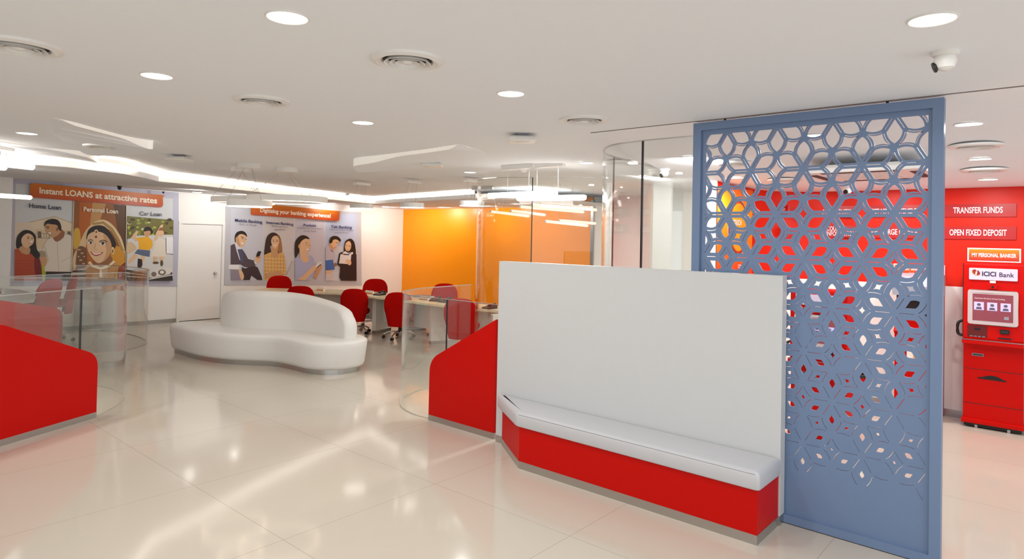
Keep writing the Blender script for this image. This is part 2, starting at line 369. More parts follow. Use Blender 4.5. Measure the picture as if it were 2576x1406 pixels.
for loc, lab in [
 ((5.068, 11.808, 2.498), 'small downlight in the lowered border, left of the ring pendants'),
 ((6.128, 12.307, 2.498), 'small downlight in the lowered border seen between the ring pendants'),
 ((8.653, 13.062, 2.485), 'small downlight in the lowered border right of the widest ring pendant'),
 ((9.918, 12.659, 2.485), 'small downlight in the lowered border near the orange wall corner'),
 ((9.944, 8.488, 2.485), 'small downlight in front of the orange wall under the glowing tubes'),
 ((8.509, 7.069, 2.485), 'small downlight behind the upper glowing tube by the orange wall'),
 ((9.301, 12.851, 2.495), 'small added downlight in the lowered border hidden by the first drum pendant'),  # extra unseen washer, added to brighten the far walls
 ((10.313, 12.091, 2.487), 'small downlight in the lowered border behind the second drum pendant'),
 ((10.476, 11.282, 2.487), 'small added downlight in the lowered border before the orange wall, between two drum pendants'),  # also an added washer, there for more light at the back
 ((10.333, 9.792, 2.487), 'small downlight in the lowered border behind the rear glass corner'),
 ]:
    near_side = loc[0] > 9.3
    make_downlight(loc, lab, power=6.0 if near_side else (2.0 if 'widest' in lab else 22 if loc[0] > 7.5 else 7), aim=(1, 0.15, -0.75) if near_side else (0.1, 1, -0.75))
# the same fittings go on over the part of the hall behind the photographer
for i, (x, y) in enumerate([(-0.3, 1.0), (-0.3, 3.2), (1.2, 0.4), (-1.8, 1.5), (1.3, -1.3), (2.9, -1.4), (5.5, -1.0), (7.8, -1.1), (-1.0, 8.6)]):
    t = thing('downlight', 'round downlight over the hall outside the photo', 'ceiling light', (x, y, ceil_z(x, y)), group='downlights beyond the edge of the photo')
    bm = bmesh.new(); lathe(bm, [(0, -0.004), (0.078, -0.004), (0.078, 0.003), (0, 0.003)], 24); obj('diffuser', bm, M_lens, t); lamp(t, (0, 0, -0.02), 7 if x < 4 else 2, 0.078)

# ------------------------------------------------------------------ round air vents
def make_vent(loc, label):
    t = thing('air_vent', label, 'air vent', loc)
    bm = bmesh.new(); lathe(bm, [(0.180, 0.002), (0.176, -0.012), (0.150, -0.020), (0.126, -0.010), (0.120, 0.004)], 48); obj('flange', bm, M_fix, t, True)
    bm = bmesh.new(); lathe(bm, [(0, 0.002), (0.121, 0.002), (0.121, -0.001), (0, -0.001)], 40); obj('throat', bm, M_dark, t)
    for r in (0.100, 0.072, 0.044):
        bm = bmesh.new(); lathe(bm, [(r-0.006, -0.002), (r+0.012, -0.022), (r+0.015, -0.021), (r, -0.001)], 40); obj('ring_blade', bm, M_fix, t, True)
    bm = bmesh.new(); lathe(bm, [(0, -0.022), (0.018, -0.021), (0.027, -0.014), (0.02, -0.002), (0, -0.002)], 24); obj('hub', bm, M_fix, t, True)
    return t
v0 = make_vent((0.775, 3.773, 2.66), 'round white air vent cut by the left edge at the top')
for loc, lab in [((2.046, 2.468, 2.66), 'round white air vent nearest the middle of the ceiling'),
 ((2.104, 3.994, 2.66), 'round white air vent left of centre, behind the nearest left downlight'),
 ((3.846, 2.661, 2.66), 'round white air vent just left of the tall glass corner'),
 ((6.02, 0.564, 2.57), 'round white air vent right of the lattice, nearer of the two'),
 ((7.026, 0.596, 2.48), 'round white air vent right of the lattice, nearest the red wall'),
 ((5.745, 3.512, 2.595), 'round air vent seen through the tall curved glass'),
 ((6.116, 2.472, 2.561), 'round air vent seen through the left part of the lattice'),
 ((7.107, 2.322, 2.474), 'round air vent seen through the lattice above the curved red wall')]: dup(v0, loc, label=lab)
a = (2.169, 7.163); dup(v0, (*a, 2.612), label='round air vent in the nearer left ceiling petal')
a = (2.299, 9.169); dup(v0, (*a, 2.625), label='round air vent in the second left ceiling petal')

# ------------------------------------------------------------------ small ceiling devices
def square_unit(loc, label, rz=0.35):
    t = thing('access_point', label, 'ceiling device', loc, rz)
    obj('mount', boxes((-0.045, 0.045, -0.045, 0.045, -0.03, 0.002)), col(150, 150, 158), t)
    bm = bmesh.new(); loft(bm, [[(a*s, b*s, z) for a, b in ((-1,-1),(1,-1),(1,1),(-1,1))] for s, z in ((0.085, -0.022), (0.105, -0.034), (0.112, -0.055), (0.105, -0.064))]); obj('housing', bm, M_fix, t)
    bm = bmesh.new(); lathe(bm, [(0, -0.070), (0.055, -0.069), (0.062, -0.064)], 28); obj('cover_disc', bm, M_fix, t, True)
square_unit((4.121, 3.468, 2.66), 'square white box unit on the ceiling right of the centre downlight', 0.75)
square_unit((5.015, 5.564, 2.66), 'square white box unit on the ceiling below the right ceiling petal', 0.75)
square_unit((3.08, 7.665, 2.66), 'square white box unit on the ceiling left of the ring pendants', 0.75)
def detector(loc, label):
    t = thing('smoke_detector', label, 'smoke detector', loc)
    bm = bmesh.new(); lathe(bm, [(0.055, 0.002), (0.055, -0.012), (0.046, -0.020), (0.040, -0.034), (0.022, -0.044), (0, -0.045)], 28); obj('housing', bm, M_fix, t, True)
    bm = bmesh.new(); lathe(bm, [(0.0415, -0.024), (0.044, -0.026), (0.0415, -0.028)], 28); obj('slot', bm, M_dark, t)
detector((8.001, 11.506, 2.66), 'small smoke detector right of the ring pendants')
detector((6.21, 5.195, 2.66), 'small smoke detector under the nearer tube mounting box')
detector((10.123, 6.136, 2.66), 'small smoke detector seen behind the tall glass')
def dome_camera(loc, aim, label, body, s=1.0):
    t = thing('security_camera', label, 'security camera', loc)
    bm = bmesh.new(); lathe(bm, [(0.055*s, 0.002), (0.055*s, -0.012*s), (0.045*s, -0.02*s), (0.044*s, -0.02*s), (0, -0.02*s)], 28); obj('base', bm, body, t, True)
    bm = bmesh.new(); lathe(bm, [(0.040*s, -0.018*s), (0.046*s, -0.045*s), (0.036*s, -0.072*s), (0.014*s, -0.084*s), (0, -0.085*s)], 28); obj('housing', bm, body, t, True)
    bm = bmesh.new(); lathe(bm, [(0, 0.0), (0.020*s, 0.0), (0.024*s, 0.006*s), (0.022*s, 0.012*s), (0, 0.012*s)], 24)
    o = obj('lens', bm, M_black, t, True); v = Vector(aim).normalized(); o.rotation_euler = v.to_track_quat('Z', 'Y').to_euler(); o.location = v*0.036*s + Vector((0, 0, -0.052*s))
dome_camera((3.403, 0.432, 2.66), (-0.25, 0.9, -0.35), 'white dome camera on the ceiling above the right side of the lattice screen', M_fix, 1.0)
dome_camera((6.199, 3.256, 2.554), (-0.8, 0.5, -0.5), 'white dome camera behind the tall glass, left of the lattice screen', M_fix)
dome_camera((7.723, 1.863, 2.434), (-1, 0.2, -0.3), 'white dome camera seen through the lattice at the top of the red wall', M_fix)
dome_camera((4.106, 12.703, 2.569), (-0.2, -1, -0.5), 'small black dome camera above the loans poster banner', M_black, 0.75)
dome_camera((4.908, 12.898, 2.53), (-0.2, -1, -0.5), 'tiny black dome camera at the right end of the loans banner', M_black, 0.4)
# cassette air conditioner of the lobby
cc = (6.529, 1.393, 2.524)
t = thing('air_conditioner', 'square white ceiling cassette air conditioner seen through the lattice', 'air conditioner', (cc[0], cc[1], cc[2]-0.06))
obj('panel', bevelled(boxes((-0.48, 0.48, -0.48, 0.48, -0.045, 0.0)), 0.01), M_fix, t)
obj('casing', boxes((-0.4, 0.4, -0.4, 0.4, 0.0, 0.03)), M_fix, t)
for b in ((-0.43, -0.36, -0.30, 0.30), (0.36, 0.43, -0.30, 0.30), (-0.30, 0.30, -0.43, -0.36), (-0.30, 0.30, 0.36, 0.43)): obj('air_slot', boxes((*b, -0.048, -0.044)), M_dark, t)
obj('grille', boxes(*[(-0.26, 0.26, -0.26+0.04*k, -0.245+0.04*k, -0.052, -0.044) for k in range(13)]), M_fix, t)
# little wall grille by the rear glass
a = (7.945, 7.548, 2.66)
t = thing('ceiling_grille', 'small grey grille on the ceiling beside the rear glass corner', 'vent', a, 0.1); obj('frame', boxes((-0.02, 0.02, -0.22, 0.22, -0.06, 0.0)), M_kick, t)

# ------------------------------------------------------------------ pendants
def ring_pendant(c, z, R, label, canopy, cr=0.135, h=0.075):
    t = thing('ring_pendant', label, 'pendant light', (c[0], c[1], 2.66)); zz = z-2.66
    bm = bmesh.new(); lathe(bm, [(R-0.02, zz+0.003), (R-0.02, zz+h), (R+0.006, zz+h), (R+0.006, zz)], 72)
    for f in bm.faces: pass
    obj('hoop', bm, M_fix, t, True)
    bm = bmesh.new(); lathe(bm, [(R-0.022, zz+0.002), (R-0.022, zz-0.006), (R+0.002, zz-0.006), (R+0.002, zz+0.002), (R-0.022, zz+0.002)], 72); obj('diffuser', bm, M_ringlight, t)
    q = (canopy[0]-c[0], canopy[1]-c[1])
    bm = bmesh.new(); lathe(bm, [(0, 0.002), (cr, 0.002), (cr, -0.055), (cr-0.006, -0.06), (0, -0.06)], 36, (q[0], q[1], 0)); obj('ceiling_rose', bm, M_fix, t, True)
    for k in range(3):
        a = 2*PI*k/3+0.6
        bm = bmesh.new(); tube(bm, [(q[0]+0.06*math.cos(a), q[1]+0.06*math.sin(a), -0.06), ((R-0.008)*math.cos(a), (R-0.008)*math.sin(a), zz+h)], 0.0022, 6); obj('cable', bm, M_kick, t)
rc = (4.48, 7.748, 2.206)
ring_pendant(rc[:2], rc[2]-0.005, 0.495, 'widest of the white ring pendants, hanging over the white banquette', (4.518, 7.854))
rb = (3.917, 7.656, 2.12)
ring_pendant(rb[:2], rb[2]-0.002, 0.255, 'lowest white ring pendant, overlapping the start of the Digitising banner', (3.984, 7.826))
ra = (4.299, 8.584, 2.197)
ring_pendant(ra[:2], ra[2]-0.002, 0.40, 'leftmost white ring pendant, partly behind the lowest ring', (4.122, 8.341), 0.11)
def drum(c, z, R, label, h=0.07):
    t = thing('drum_pendant', label, 'pendant light', (c[0], c[1], 2.62)); zz = z-2.62
    bm = bmesh.new(); lathe(bm, [(0, zz+h), (R, zz+h), (R+0.004, zz+h-0.004), (R+0.004, zz)], 48); obj('drum_shade', bm, M_fix, t, True)
    bm = bmesh.new(); lathe(bm, [(0, zz-0.003), (R, zz-0.003), (R, zz+0.004), (0, zz+0.004)], 48); obj('diffuser', bm, M_drum, t)
    obj('ceiling_rose', boxes((-0.13, 0.13, -0.05, 0.05, -0.035, 0.0)), M_fix, t)
    for k, s in enumerate((-1, 0.2, 1)):
        bm = bmesh.new(); tube(bm, [(0.08*s, 0, -0.035), (R*0.8*s, 0.05*k, zz+h)], 0.002, 6); obj('cable', bm, M_kick, t)
for px, lab in [((6.236, 8.572, 2.218), 'small white drum pendant between the Digitising poster and the orange wall'), ((6.411, 7.544, 2.223), 'small white drum pendant in front of the left part of the orange wall'), ((6.711, 6.582, 2.246), 'small white drum pendant seen at the rear glass corner')]:
    drum(px[:2], px[2], 0.175, lab)
def tube_pendant(a, b, label, m, r=0.032, box_at=None, group=None, power=0):
    """a, b: end points"""
    A = Vector(a); B = Vector(b); mid = (A+B)/2; t = thing('tube_pendant', label, 'pendant light', mid, group=group)
    d = (B-A); L = d.length; u = d.normalized()
    bm = bmesh.new(); tube(bm, [A-mid, A-mid+u*0.006, B-mid-u*0.006, B-mid], [r*0.8, r, r, r*0.8], 20); obj('glowing_tube' if m is M_tube else 'tube', bm, m, t, True)
    for e, s in ((A, -1), (B, 1)):
        bm = bmesh.new(); tube(bm, [e-mid-u*0.001*s, e-mid+u*0.012*s], r*0.82, 16); obj('end_cap', bm, M_fix, t)
    top = 2.655-mid.z
    for f in (0.30, 0.62):
        p = A-mid+d*f; bm = bmesh.new(); tube(bm, [p+Vector((0, 0, r)), (p.x, p.y, top-0.04)], 0.0016, 6); obj('cable', bm, M_kick, t)
    if box_at:
        p0 = A-mid+d*0.22; p1 = A-mid+d*0.70; c = (p0+p1)/2; ang = math.atan2(u.y, u.x)
        o = obj('mounting_box', boxes((-(p1-p0).length/2, (p1-p0).length/2, -0.03, 0.03, -0.055, 0.004)), M_fix, t); o.location = (c.x, c.y, top); o.rotation_euler = (0, 0, ang)
tube_pendant((5.779, 5.387, 2.305), (5.745, 4.34, 2.306), 'upper of the two long glowing tubes hung before the orange wall', M_tube, box_at=True, power=20)
tube_pendant((5.789, 4.924, 2.261), (5.765, 3.97, 2.245), 'lower of the two long glowing tubes hung before the orange wall', M_tube, box_at=True, power=20)
tube_pendant((1.206, 8.111, 2.455), (1.918, 8.588, 2.465), 'glowing tube at the far left, higher one above the loans poster', M_tube, 0.034, box_at=True, power=10)
tube_pendant((1.236, 9.117, 2.167), (2.148, 9.664, 2.172), 'glowing tube at the far left, crossing the edge of the loans poster', M_tube, 0.026, power=8)
tube_pendant((1.04, 7.932, 2.411), (1.627, 8.343, 2.416), 'glowing tube at the far left, just under the higher one', M_tube, 0.030, power=6)
for a, b, lab in [
 ((7.784, 7.195, 2.219), (8.499, 6.983, 2.167), 'pale slim tube built for a glass reflection before the orange wall, lowest at the left'),
 ((8.004, 6.949, 2.239), (8.667, 6.774, 2.192), 'pale slim tube built for a glass reflection before the orange wall, second from the left'),
 ((7.184, 6.063, 2.25), (8.149, 5.621, 2.211), 'pale long tube built for a glass reflection before the orange wall, lower of the long pair'),
 ((7.212, 5.871, 2.276), (8.173, 5.408, 2.24), 'pale long tube built for a glass reflection before the orange wall, upper of the long pair'),
 ((8.365, 6.511, 2.075), (9.095, 6.188, 2.024), 'pale slim tube built for a glass reflection before the orange wall, lowest at the right'),
 ((8.502, 6.331, 2.092), (9.168, 6.078, 2.066), 'pale slim tube built for a glass reflection at the right edge of the orange wall')]:
    tube_pendant(a, b, lab, M_tube_reflection, 0.022, group=None)  # reflections of tubes in the glass, built as solid hanging tubes

# ------------------------------------------------------------------ glass enclosures
def glass_run(name, label, path, z0, z1, joints=(), rail=True, th=0.012):
    t = thing(name, label, 'glass partition', (path[0][0], path[0][1], 0)); q = [(x-path[0][0], y-path[0][1]) for x, y in path]
    bm = bmesh.new(); ribbon(bm, q, z0, z1, th); obj('glass_sheet', bm, M_glass, t, True)
    for (jx, jy, w) in joints:
        obj('joint_seal', boxes((jx-path[0][0]-0.008, jx-path[0][0]+0.008, jy-path[0][1]-w, jy-path[0][1]+w, z0, z1)), M_joint, t)
    bm = bmesh.new(); ribbon(bm, q, 0.0, z0+0.002, th-0.002); obj('floor_seal', bm, col(196, 186, 168), t)
    if rail:
        bm = bmesh.new(); ribbon(bm, q, z1, z1+0.008, th+0.004); obj('head_seal', bm, M_kick, t)
    return t
big = [(4.405, 2.08), (4.405, 2.50)] + spline([(4.405, 2.50), (4.46, 2.78), (4.62, 2.98), (4.85, 3.13), (5.13, 3.21)], 5)[1:] + [(5.64, 3.27), (6.3, 3.33), (6.93, 3.40)]
glass_run('glass_partition', 'tall curved glass partition of the self-service lobby, behind the white half wall', big, 0.01, 2.56, [(4.405, 2.50, 0.006), (5.13, 3.21, 0.003)])
far = [(7.41, 4.95), (6.96, 5.66), (6.76, 6.15)] + spline([(6.76, 6.15), (6.80, 6.45), (7.0, 6.75), (7.3, 6.98)], 5)[1:]
far = [(x*0.925, y*0.925) for x, y in far]
glass_run('glass_partition', 'tall glass enclosure with rounded corner in front of the orange wall', far, 0.01, 2.575, [(far[1][0], far[1][1], 0.002)])
lowr = [(4.368, 3.9), (4.368, 4.589), (4.362, 4.70)] + spline([(4.362, 4.70), (4.345, 5.01), (4.43, 5.30), (4.58, 5.50), (4.76, 5.63), (4.99, 5.73), (5.22, 5.77)], 5)[1:] + [(5.6, 5.80), (5.95, 5.82)]
glass_run('glass_screen', 'waist-high curved glass screen rising from the red panel beside the white half wall', lowr, 0.008, 1.185, [(4.368, 4.589, 0.003)])
lowl = [(0.678, 6.358), (1.331, 6.677), (1.972, 7.01)] + spline([(2.163, 7.104), (2.377, 7.344), (2.596, 7.699), (2.64, 8.111), (2.562, 8.512)], 5) + [(2.102, 8.821), (1.465, 9.18)]
glass_run('glass_screen', 'waist-high curved glass screen rising from the near red panel at left', lowl, 0.008, 1.235, [(*(1.972, 7.01), 0.006)])
lowl2 = [(1.552, 10.221), (2.78, 10.702)] + spline([(3.251, 10.688), (3.705, 10.771), (4.089, 11.218), (4.205, 12.063), (4.068, 13.121)], 5) + [(3.444, 13.346)]
lowl2[-2:] = [(4.05, 13.0), (3.6, 13.2)]
glass_run('glass_screen', 'waist-high curved glass screen in front of the loans poster', lowl2, 0.008, 1.16, [])

# ------------------------------------------------------------------ white half wall, red wing panels, bench
t = thing('half_wall', 'long white freestanding half wall behind the padded bench', 'partition', (4.32, 2.62, 0))
obj('panel', bevelled(boxes((-0.04, 0.045, -1.215, 1.225, 0.06, 1.59)), 0.002, 1), M_lam, t)
obj('skirting', boxes((-0.0405, 0.0455, -1.2155, 1.2255, 0.0, 0.06)), M_kick, t)
def wing(name, label, origin, pts, axis_vec, kick=0.055, th=0.04):
    """pts: (s, z) outline along axis_vec"""
    t = thing(name, label, 'panel', (*origin, 0), math.atan2(axis_vec[1], axis_vec[0]))
    lowpts = [(s, z) for s, z in pts]
    bm = bmesh.new(); prism(bm, lowpts, -th/2, th/2, 'y'); obj('panel', bm, M_red, t)
    s0 = min(p[0] for p in pts); s1 = max(p[0] for p in pts)
    obj('skirting', boxes((s0-0.001, s1+0.001, -th/2-0.002, th/2+0.002, 0, kick)), M_kick, t); return t
def round_corner(pts, i, r, n=7):
    p = Vector(pts[i]); a = (Vector(pts[i-1])-p).normalized(); b = (Vector(pts[(i+1) % len(pts)])-p).normalized()
    out = []
    for k in range(n+1):
        t = k/n; out.append(tuple((p+a*r)*(1-t)**2 + p*2*t*(1-t) + (p+b*r)*t*t))
    return list(pts[:i]) + out + list(pts[i+1:])
pr_ = round_corner([(0.0, 0.055), (0.0, 1.065), (0.80, 0.605), (0.865, 0.055)][:2] + [(0.865, 0.592), (0.865, 0.055)], 2, 0.13)
wing('wing_panel', 'red wing panel sloping up to the white half wall', (4.335, 3.90), pr_, (0, 1))
A0 = Vector((2.132, 7.077)); B0 = Vector((0.679, 6.368)); Lw = (B0-A0).length
pl = round_corner([(0.0, 0.055), (0.0, 0.60), (0.915, 1.0), (Lw, 1.03+0.0), (Lw, 0.055)], 1, 0.12)
wing('wing_panel', 'large red wing panel at the left edge, nearest on the left', A0, pl, (B0-A0))
A1 = Vector((2.789, 10.735)); B1 = Vector((1.552, 10.221)); Lw = (B1-A1).length
pl = round_corner([(0.0, 0.055), (0.0, 0.67), (0.85, 0.87), (Lw, 0.98), (Lw, 0.055)], 1, 0.12)
wing('wing_panel', 'red wing panel behind the glass at left, below the round desk', A1, pl, (B1-A1))

t = thing('bench', 'long red bench with pale grey padded top against the white half wall', 'bench', (4.28, 2.4, 0))
X0 = -0.365; ys = -0.985; ym = 0.87; ye = 1.345
base = [(-0.001, ys), (X0, ys), (X0, ym), (-0.03, ye), (-0.001, ye)]
bm = bmesh.new(); prism(bm, base, 0.058, 0.325); obj('base', bm, M_red, t)
bm = bmesh.new(); prism(bm, [(-0.001, ys-0.001), (X0-0.002, ys-0.002), (X0-0.002, ym), (-0.03, ye+0.003), (-0.001, ye+0.003)], 0.0, 0.058); obj('skirting', bm, M_kick, t)
cu = [(-0.002, ys-0.018), (X0-0.02, ys-0.018), (X0-0.02, ym+0.02), (-0.05, ye+0.045), (-0.002, ye+0.045)]
def rounded_loop(pts, r, n=5):
    out = []
    m = len(pts)
    for i in range(m):
        p = Vector(pts[i]); a = (Vector(pts[i-1])-p); b = (Vector(pts[(i+1) % m])-p); rr = min(r, a.length*0.45, b.length*0.45); a.normalize(); b.normalize()
        for k in range(n+1):
            tt = k/n; out.append(tuple((p+a*rr)*(1-tt)**2 + p*2*tt*(1-tt) + (p+b*rr)*tt*tt))
    return out
def miter_inset(pts, d):
    out = []; n = len(pts)
    for i in range(n):
        p = Vector(pts[i]); a = (p-Vector(pts[i-1])).normalized(); b = (Vector(pts[(i+1) % n])-p).normalized(); na = Vector((-a.y, a.x)); nb = Vector((-b.y, b.x))
        m = (na+nb).normalized(); out.append(tuple(p + m*(d*sgn_c/max(0.3, m.dot(na)))))
    return out
sgn_c = 1 if sum(cu[i-1][0]*cu[i][1]-cu[i][0]*cu[i-1][1] for i in range(len(cu))) > 0 else -1
bm = bmesh.new(); loft(bm, [[(x, y, z) for x, y in rounded_loop(miter_inset(cu, d), 0.022)] for d, z in ((0.018, 0.322), (0.004, 0.330), (0.0, 0.345), (0.0, 0.405), (0.004, 0.420), (0.014, 0.431), (0.03, 0.436), (0.05, 0.438))])
obj('cushion', bm, M_cushion, t, True)
bm = bmesh.new(); tube(bm, [(X0-0.016, ys+0.01, 0.424), (X0-0.016, ym, 0.424)], 0.004, 8); obj('piping', bm, M_cushion, t, True)

# ------------------------------------------------------------------ lattice screen
SX = 4.385
t = thing('lattice_screen', 'tall blue-grey laser-cut lattice screen with flower pattern beside the half wall', 'screen', (SX, 1.31, 0))
Y0, Y1, ZT = 0.556-1.31, 2.066-1.31, 2.644
fr = boxes((-0.03, 0.03, Y0, Y0+0.055, 0, ZT), (-0.03, 0.03, Y1-0.058, Y1, 0, ZT), (-0.03, 0.03, Y0+0.055, Y1-0.058, ZT-0.055, ZT), (-0.03, 0.03, Y0+0.055, Y1-0.058, 0, 0.055))
obj('frame', fr, M_screen, t)
D = 0.3405; RH = D*math.sqrt(3)/2; Rv = D/math.sqrt(3); Tt = D/3.0
def interp(tab, z):
    if z >= tab[0][0]: return tab[0][1]
    for (a, va), (b, vb) in zip(tab, tab[1:]):
        if z >= b: return vb + (va-vb)*(z-b)/(a-b)
    return tab[-1][1]
PW = [(2.6, .0135), (2.15, .0170), (1.84, .0245), (1.5, .031), (1.2, .0367), (.4, .0432)]
QW = [(2.5, .008), (2.2, .010), (1.99, .0185), (1.69, .0215), (1.4, .0235), (.4, .0290)]
SW = [(2.5, .0054), (2.1, .0044), (1.6, .0034), (.4, .0028)]
def arc(a, b, bulge, n=7, t0=0.0, t1=1.0):
    a = Vector(a); b = Vector(b); d = b-a; nrm = Vector((-d.y, d.x)).normalized()*bulge
    return [tuple(a + d*(t0+(t1-t0)*k/n) + nrm*(1-(2*(t0+(t1-t0)*k/n)-1)**2)) for k in range(n+1)]
def pol(c, ang, r): return (c[0]+r*math.cos(ang), c[1]+r*math.sin(ang))
SAG = 0.014
yl, yh, zl, zh = 0.634, 1.978, 0.10, 2.556
def clip(poly):
    for ax, lim, sgn in ((0, yl, 1), (0, yh, -1), (1, zl, 1), (1, zh, -1)):
        out = []
        for i in range(len(poly)):
            p, q = poly[i-1], poly[i]; dp = (p[ax]-lim)*sgn; dq = (q[ax]-lim)*sgn
            if (dp >= 0) != (dq >= 0):
                s = dp/(dp-dq); out.append((p[0]+(q[0]-p[0])*s, p[1]+(q[1]-p[1])*s))
            if dq >= 0: out.append(q)
        poly = out
        if len(poly) < 3: return None
    ar = abs(sum(poly[i-1][0]*poly[i][1]-poly[i][0]*poly[i-1][1] for i in range(len(poly))))/2
    return poly if ar > 3e-6 else None
def slit(line, w):
    L = []; R2 = []
    for i, p in enumerate(line):
        a = Vector(line[max(i-1, 0)]); b = Vector(line[min(i+1, len(line)-1)]); tt = (b-a).normalized(); n_ = Vector((-tt.y, tt.x))*w/2
        L.append((p[0]+n_.x, p[1]+n_.y)); R2.append((p[0]-n_.x, p[1]-n_.y))
    return L + R2[::-1]
holes = []
rows = [2.579, 2.2845, 1.990, 1.6955, 1.401, 1.109, 0.8195, 0.524]
missing = {(1, 'x')}
drop = {(5, 3, 3), (5, 4, 0), (6, 3, -1), (6, 3, 4), (7, 4, 0), (7, 4, 2), (7, 3, 1), (7, 3, 5), (6, 2, -2)}
def yof(r, i): return (1.6615 if r % 2 == 1 else 1.486) - D*i + (0.0)
# (row index, column) grid: y decreases to the right as the camera sees it
gone = {(5, 1.30, 1), (5, 0.96, 2), (6, 0.79, 0), (6, 0.79, 4), (7, 1.30, 1), (7, 1.30, 2), (7, 0.96, 1), (7, 0.96, 5), (7, 0.63, 5)}
def is_gone(r, y, k):
    return any(rr == r and abs(yy-y) < 0.08 and kk == k for rr, yy, kk in gone_list)
# petal direction index as the camera sees it: 0 up, 1 upper-left, 2 lower-left, 3 down, 4 lower-right, 5 upper-right
gone_list = [(5, 0.96, 2), (5, 1.26, 0), (6, 0.79, 5), (6, 0.79, 4), (6, 0.79, 3), (7, 1.30, 0), (7, 1.30, 2), (7, 0.96, 1), (7, 0.96, 4)]
done = set()
for r, zr in enumerate(rows):
    base_y = 1.655 if r % 2 == 1 else 1.486
    if r == 5: base_y = 1.6425
    for i in range(-2, 5):
        yc = (1.6455+0.0 if r % 2 == 1 else 1.4825) - D*i + (0.0)
        yc = {1: 1.660, 3: 1.650, 5: 1.642, 7: 1.641, 0: 1.486, 2: 1.486, 4: 1.4795, 6: 1.4725}[r] - D*i
        if yc < 0.25 or yc > 2.35: continue
        S = (yc, zr)
        for k in range(6):
            # petals: towards hexagon corners. angle measured so that k=0 is up and k grows towards camera-left (= +y)
            ang = PI/2 - k*PI/3
            ax = ang
            w = interp(PW, zr+0.11*math.sin(ax)); V = pol(S, ax, Rv); T1 = pol(S, ax-PI/6, Tt); T2 = pol(S, ax+PI/6, Tt)
            if not is_gone(r, yc, k):
                cell = [S] + arc(T1, V, -SAG) + arc(V, T2, -SAG)[1:]
                cen = pol(S, ax, 0.1155); f = max(0.15, (0.0562-w)/0.0562)
                holes.append(clip([(cen[0]+(p[0]-cen[0])*f, cen[1]+(p[1]-cen[1])*f) for p in cell]))
            # spoke slit between petals
            sp = ax - PI/6; sw = interp(SW, zr)
            holes.append(clip(slit([pol(S, sp, 0.024), pol(S, sp, Tt-0.012)], sw)))
            # arcs from T1 towards both neighbouring corners
            for vv, sgn in ((V, -1), (pol(S, ax-PI/3, Rv), 1)):
                ln = arc(pol(S, sp, Tt), vv, SAG*sgn, 8, 0.10, 0.74)
                holes.append(clip(slit(ln, sw)))
            # curvy squares: one per pair of stars
            Mx = pol(S, sp, D/2); key = (round(Mx[0], 1), round(Mx[1], 1), round(math.cos(2*sp), 1))
            mk = [q for q in done if abs(q[0]-Mx[0]) < 0.06 and abs(q[1]-Mx[1]) < 0.06]
            if mk: continue
            done.add(Mx)
            if zr < 0.6 and math.sin(sp) < -0.1: continue
            if math.sin(sp) < -0.1 and r == 7: continue
            wq = interp(QW, Mx[1]); f = max(0.12, (0.0345-wq)/0.0345)
            a1 = pol(Mx, sp, D/2-Tt); a2 = pol(Mx, sp+PI, D/2-Tt); b1 = pol(Mx, sp+PI/2, Rv/2); b2 = pol(Mx, sp-PI/2, Rv/2)
            sq = arc(a1, b1, SAG)[:-1] + arc(b1, a2, SAG)[:-1] + arc(a2, b2, SAG)[:-1] + arc(b2, a1, SAG)[:-1]
            holes.append(clip([(Mx[0]+(p[0]-Mx[0])*f, Mx[1]+(p[1]-Mx[1])*f) for p in sq]))
holes = [h for h in holes if h]
cu = bpy.data.curves.new('lattice', 'CURVE'); cu.dimensions = '2D'; cu.fill_mode = 'BOTH'; cu.extrude = 0.006
def add_spl(pts):
    s = cu.splines.new('POLY'); s.points.add(len(pts)-1)
    for p, q in zip(s.points, pts): p.co = (q[0], q[1], 0, 1)
    s.use_cyclic_u = True
add_spl([(Y0+0.05+1.31, 0.05), (Y1-0.053+1.31, 0.05), (Y1-0.053+1.31, ZT-0.05), (Y0+0.05+1.31, ZT-0.05)])
for h in holes: add_spl(h)
co = bpy.data.objects.new('lattice', cu); C.objects.link(co)
me = bpy.data.meshes.new_from_object(co.evaluated_get(bpy.context.evaluated_depsgraph_get())); bpy.data.objects.remove(co); bpy.data.curves.remove(cu)
for v in me.vertices: x, y, z = v.co; v.co = (z, x-1.31, y)
me.name = 'cut_panel'; me.materials.clear(); me.materials.append(M_screen)
for p in me.polygons: p.use_smooth = False
o = bpy.data.objects.new('cut_panel', me); C.objects.link(o); o.parent = t
for yy in (1.845-1.31, 0.845-1.31): 
    bm = bmesh.new(); tube(bm, [(0, yy, ZT-0.001), (0, yy, ZT+0.018)], 0.008, 12); obj('ceiling_bracket', bm, M_dark, t)
obj('bottom_gap', boxes((-0.031, 0.031, Y0, Y1, 0.0, 0.004)), M_dark, t)

# ------------------------------------------------------------------ white banquette
plinth = [(4.07, 10.12), (4.045, 9.75), (4.055, 9.28), (4.13, 8.93), (4.235, 8.66), (4.39, 8.42), (4.55, 8.18), (4.61, 8.00), (4.63, 7.74), (4.645, 7.45), (4.73, 7.25), (4.88, 7.13), (5.03, 7.10),
          (5.22, 7.14), (5.36, 7.32), (5.42, 7.70), (5.38, 8.15), (5.2, 8.62), (4.98, 9.10), (4.74, 9.58), (4.52, 9.98), (4.30, 10.22)]
pl_s = spline(plinth, 4, True)
t = thing('banquette', 'white upholstered kidney-shaped banquette with curved backrest in the middle of the hall', 'sofa', (4.6, 8.6, 0))
sh = lambda pts: [(x-4.6, y-8.6) for x, y in pts]
bm = bmesh.new(); loft(bm, [[(x, y, z) for x, y in sh(pl_s)] for z in (0.0, 0.062)]); obj('plinth', bm, M_kick, t, True)
rings = []
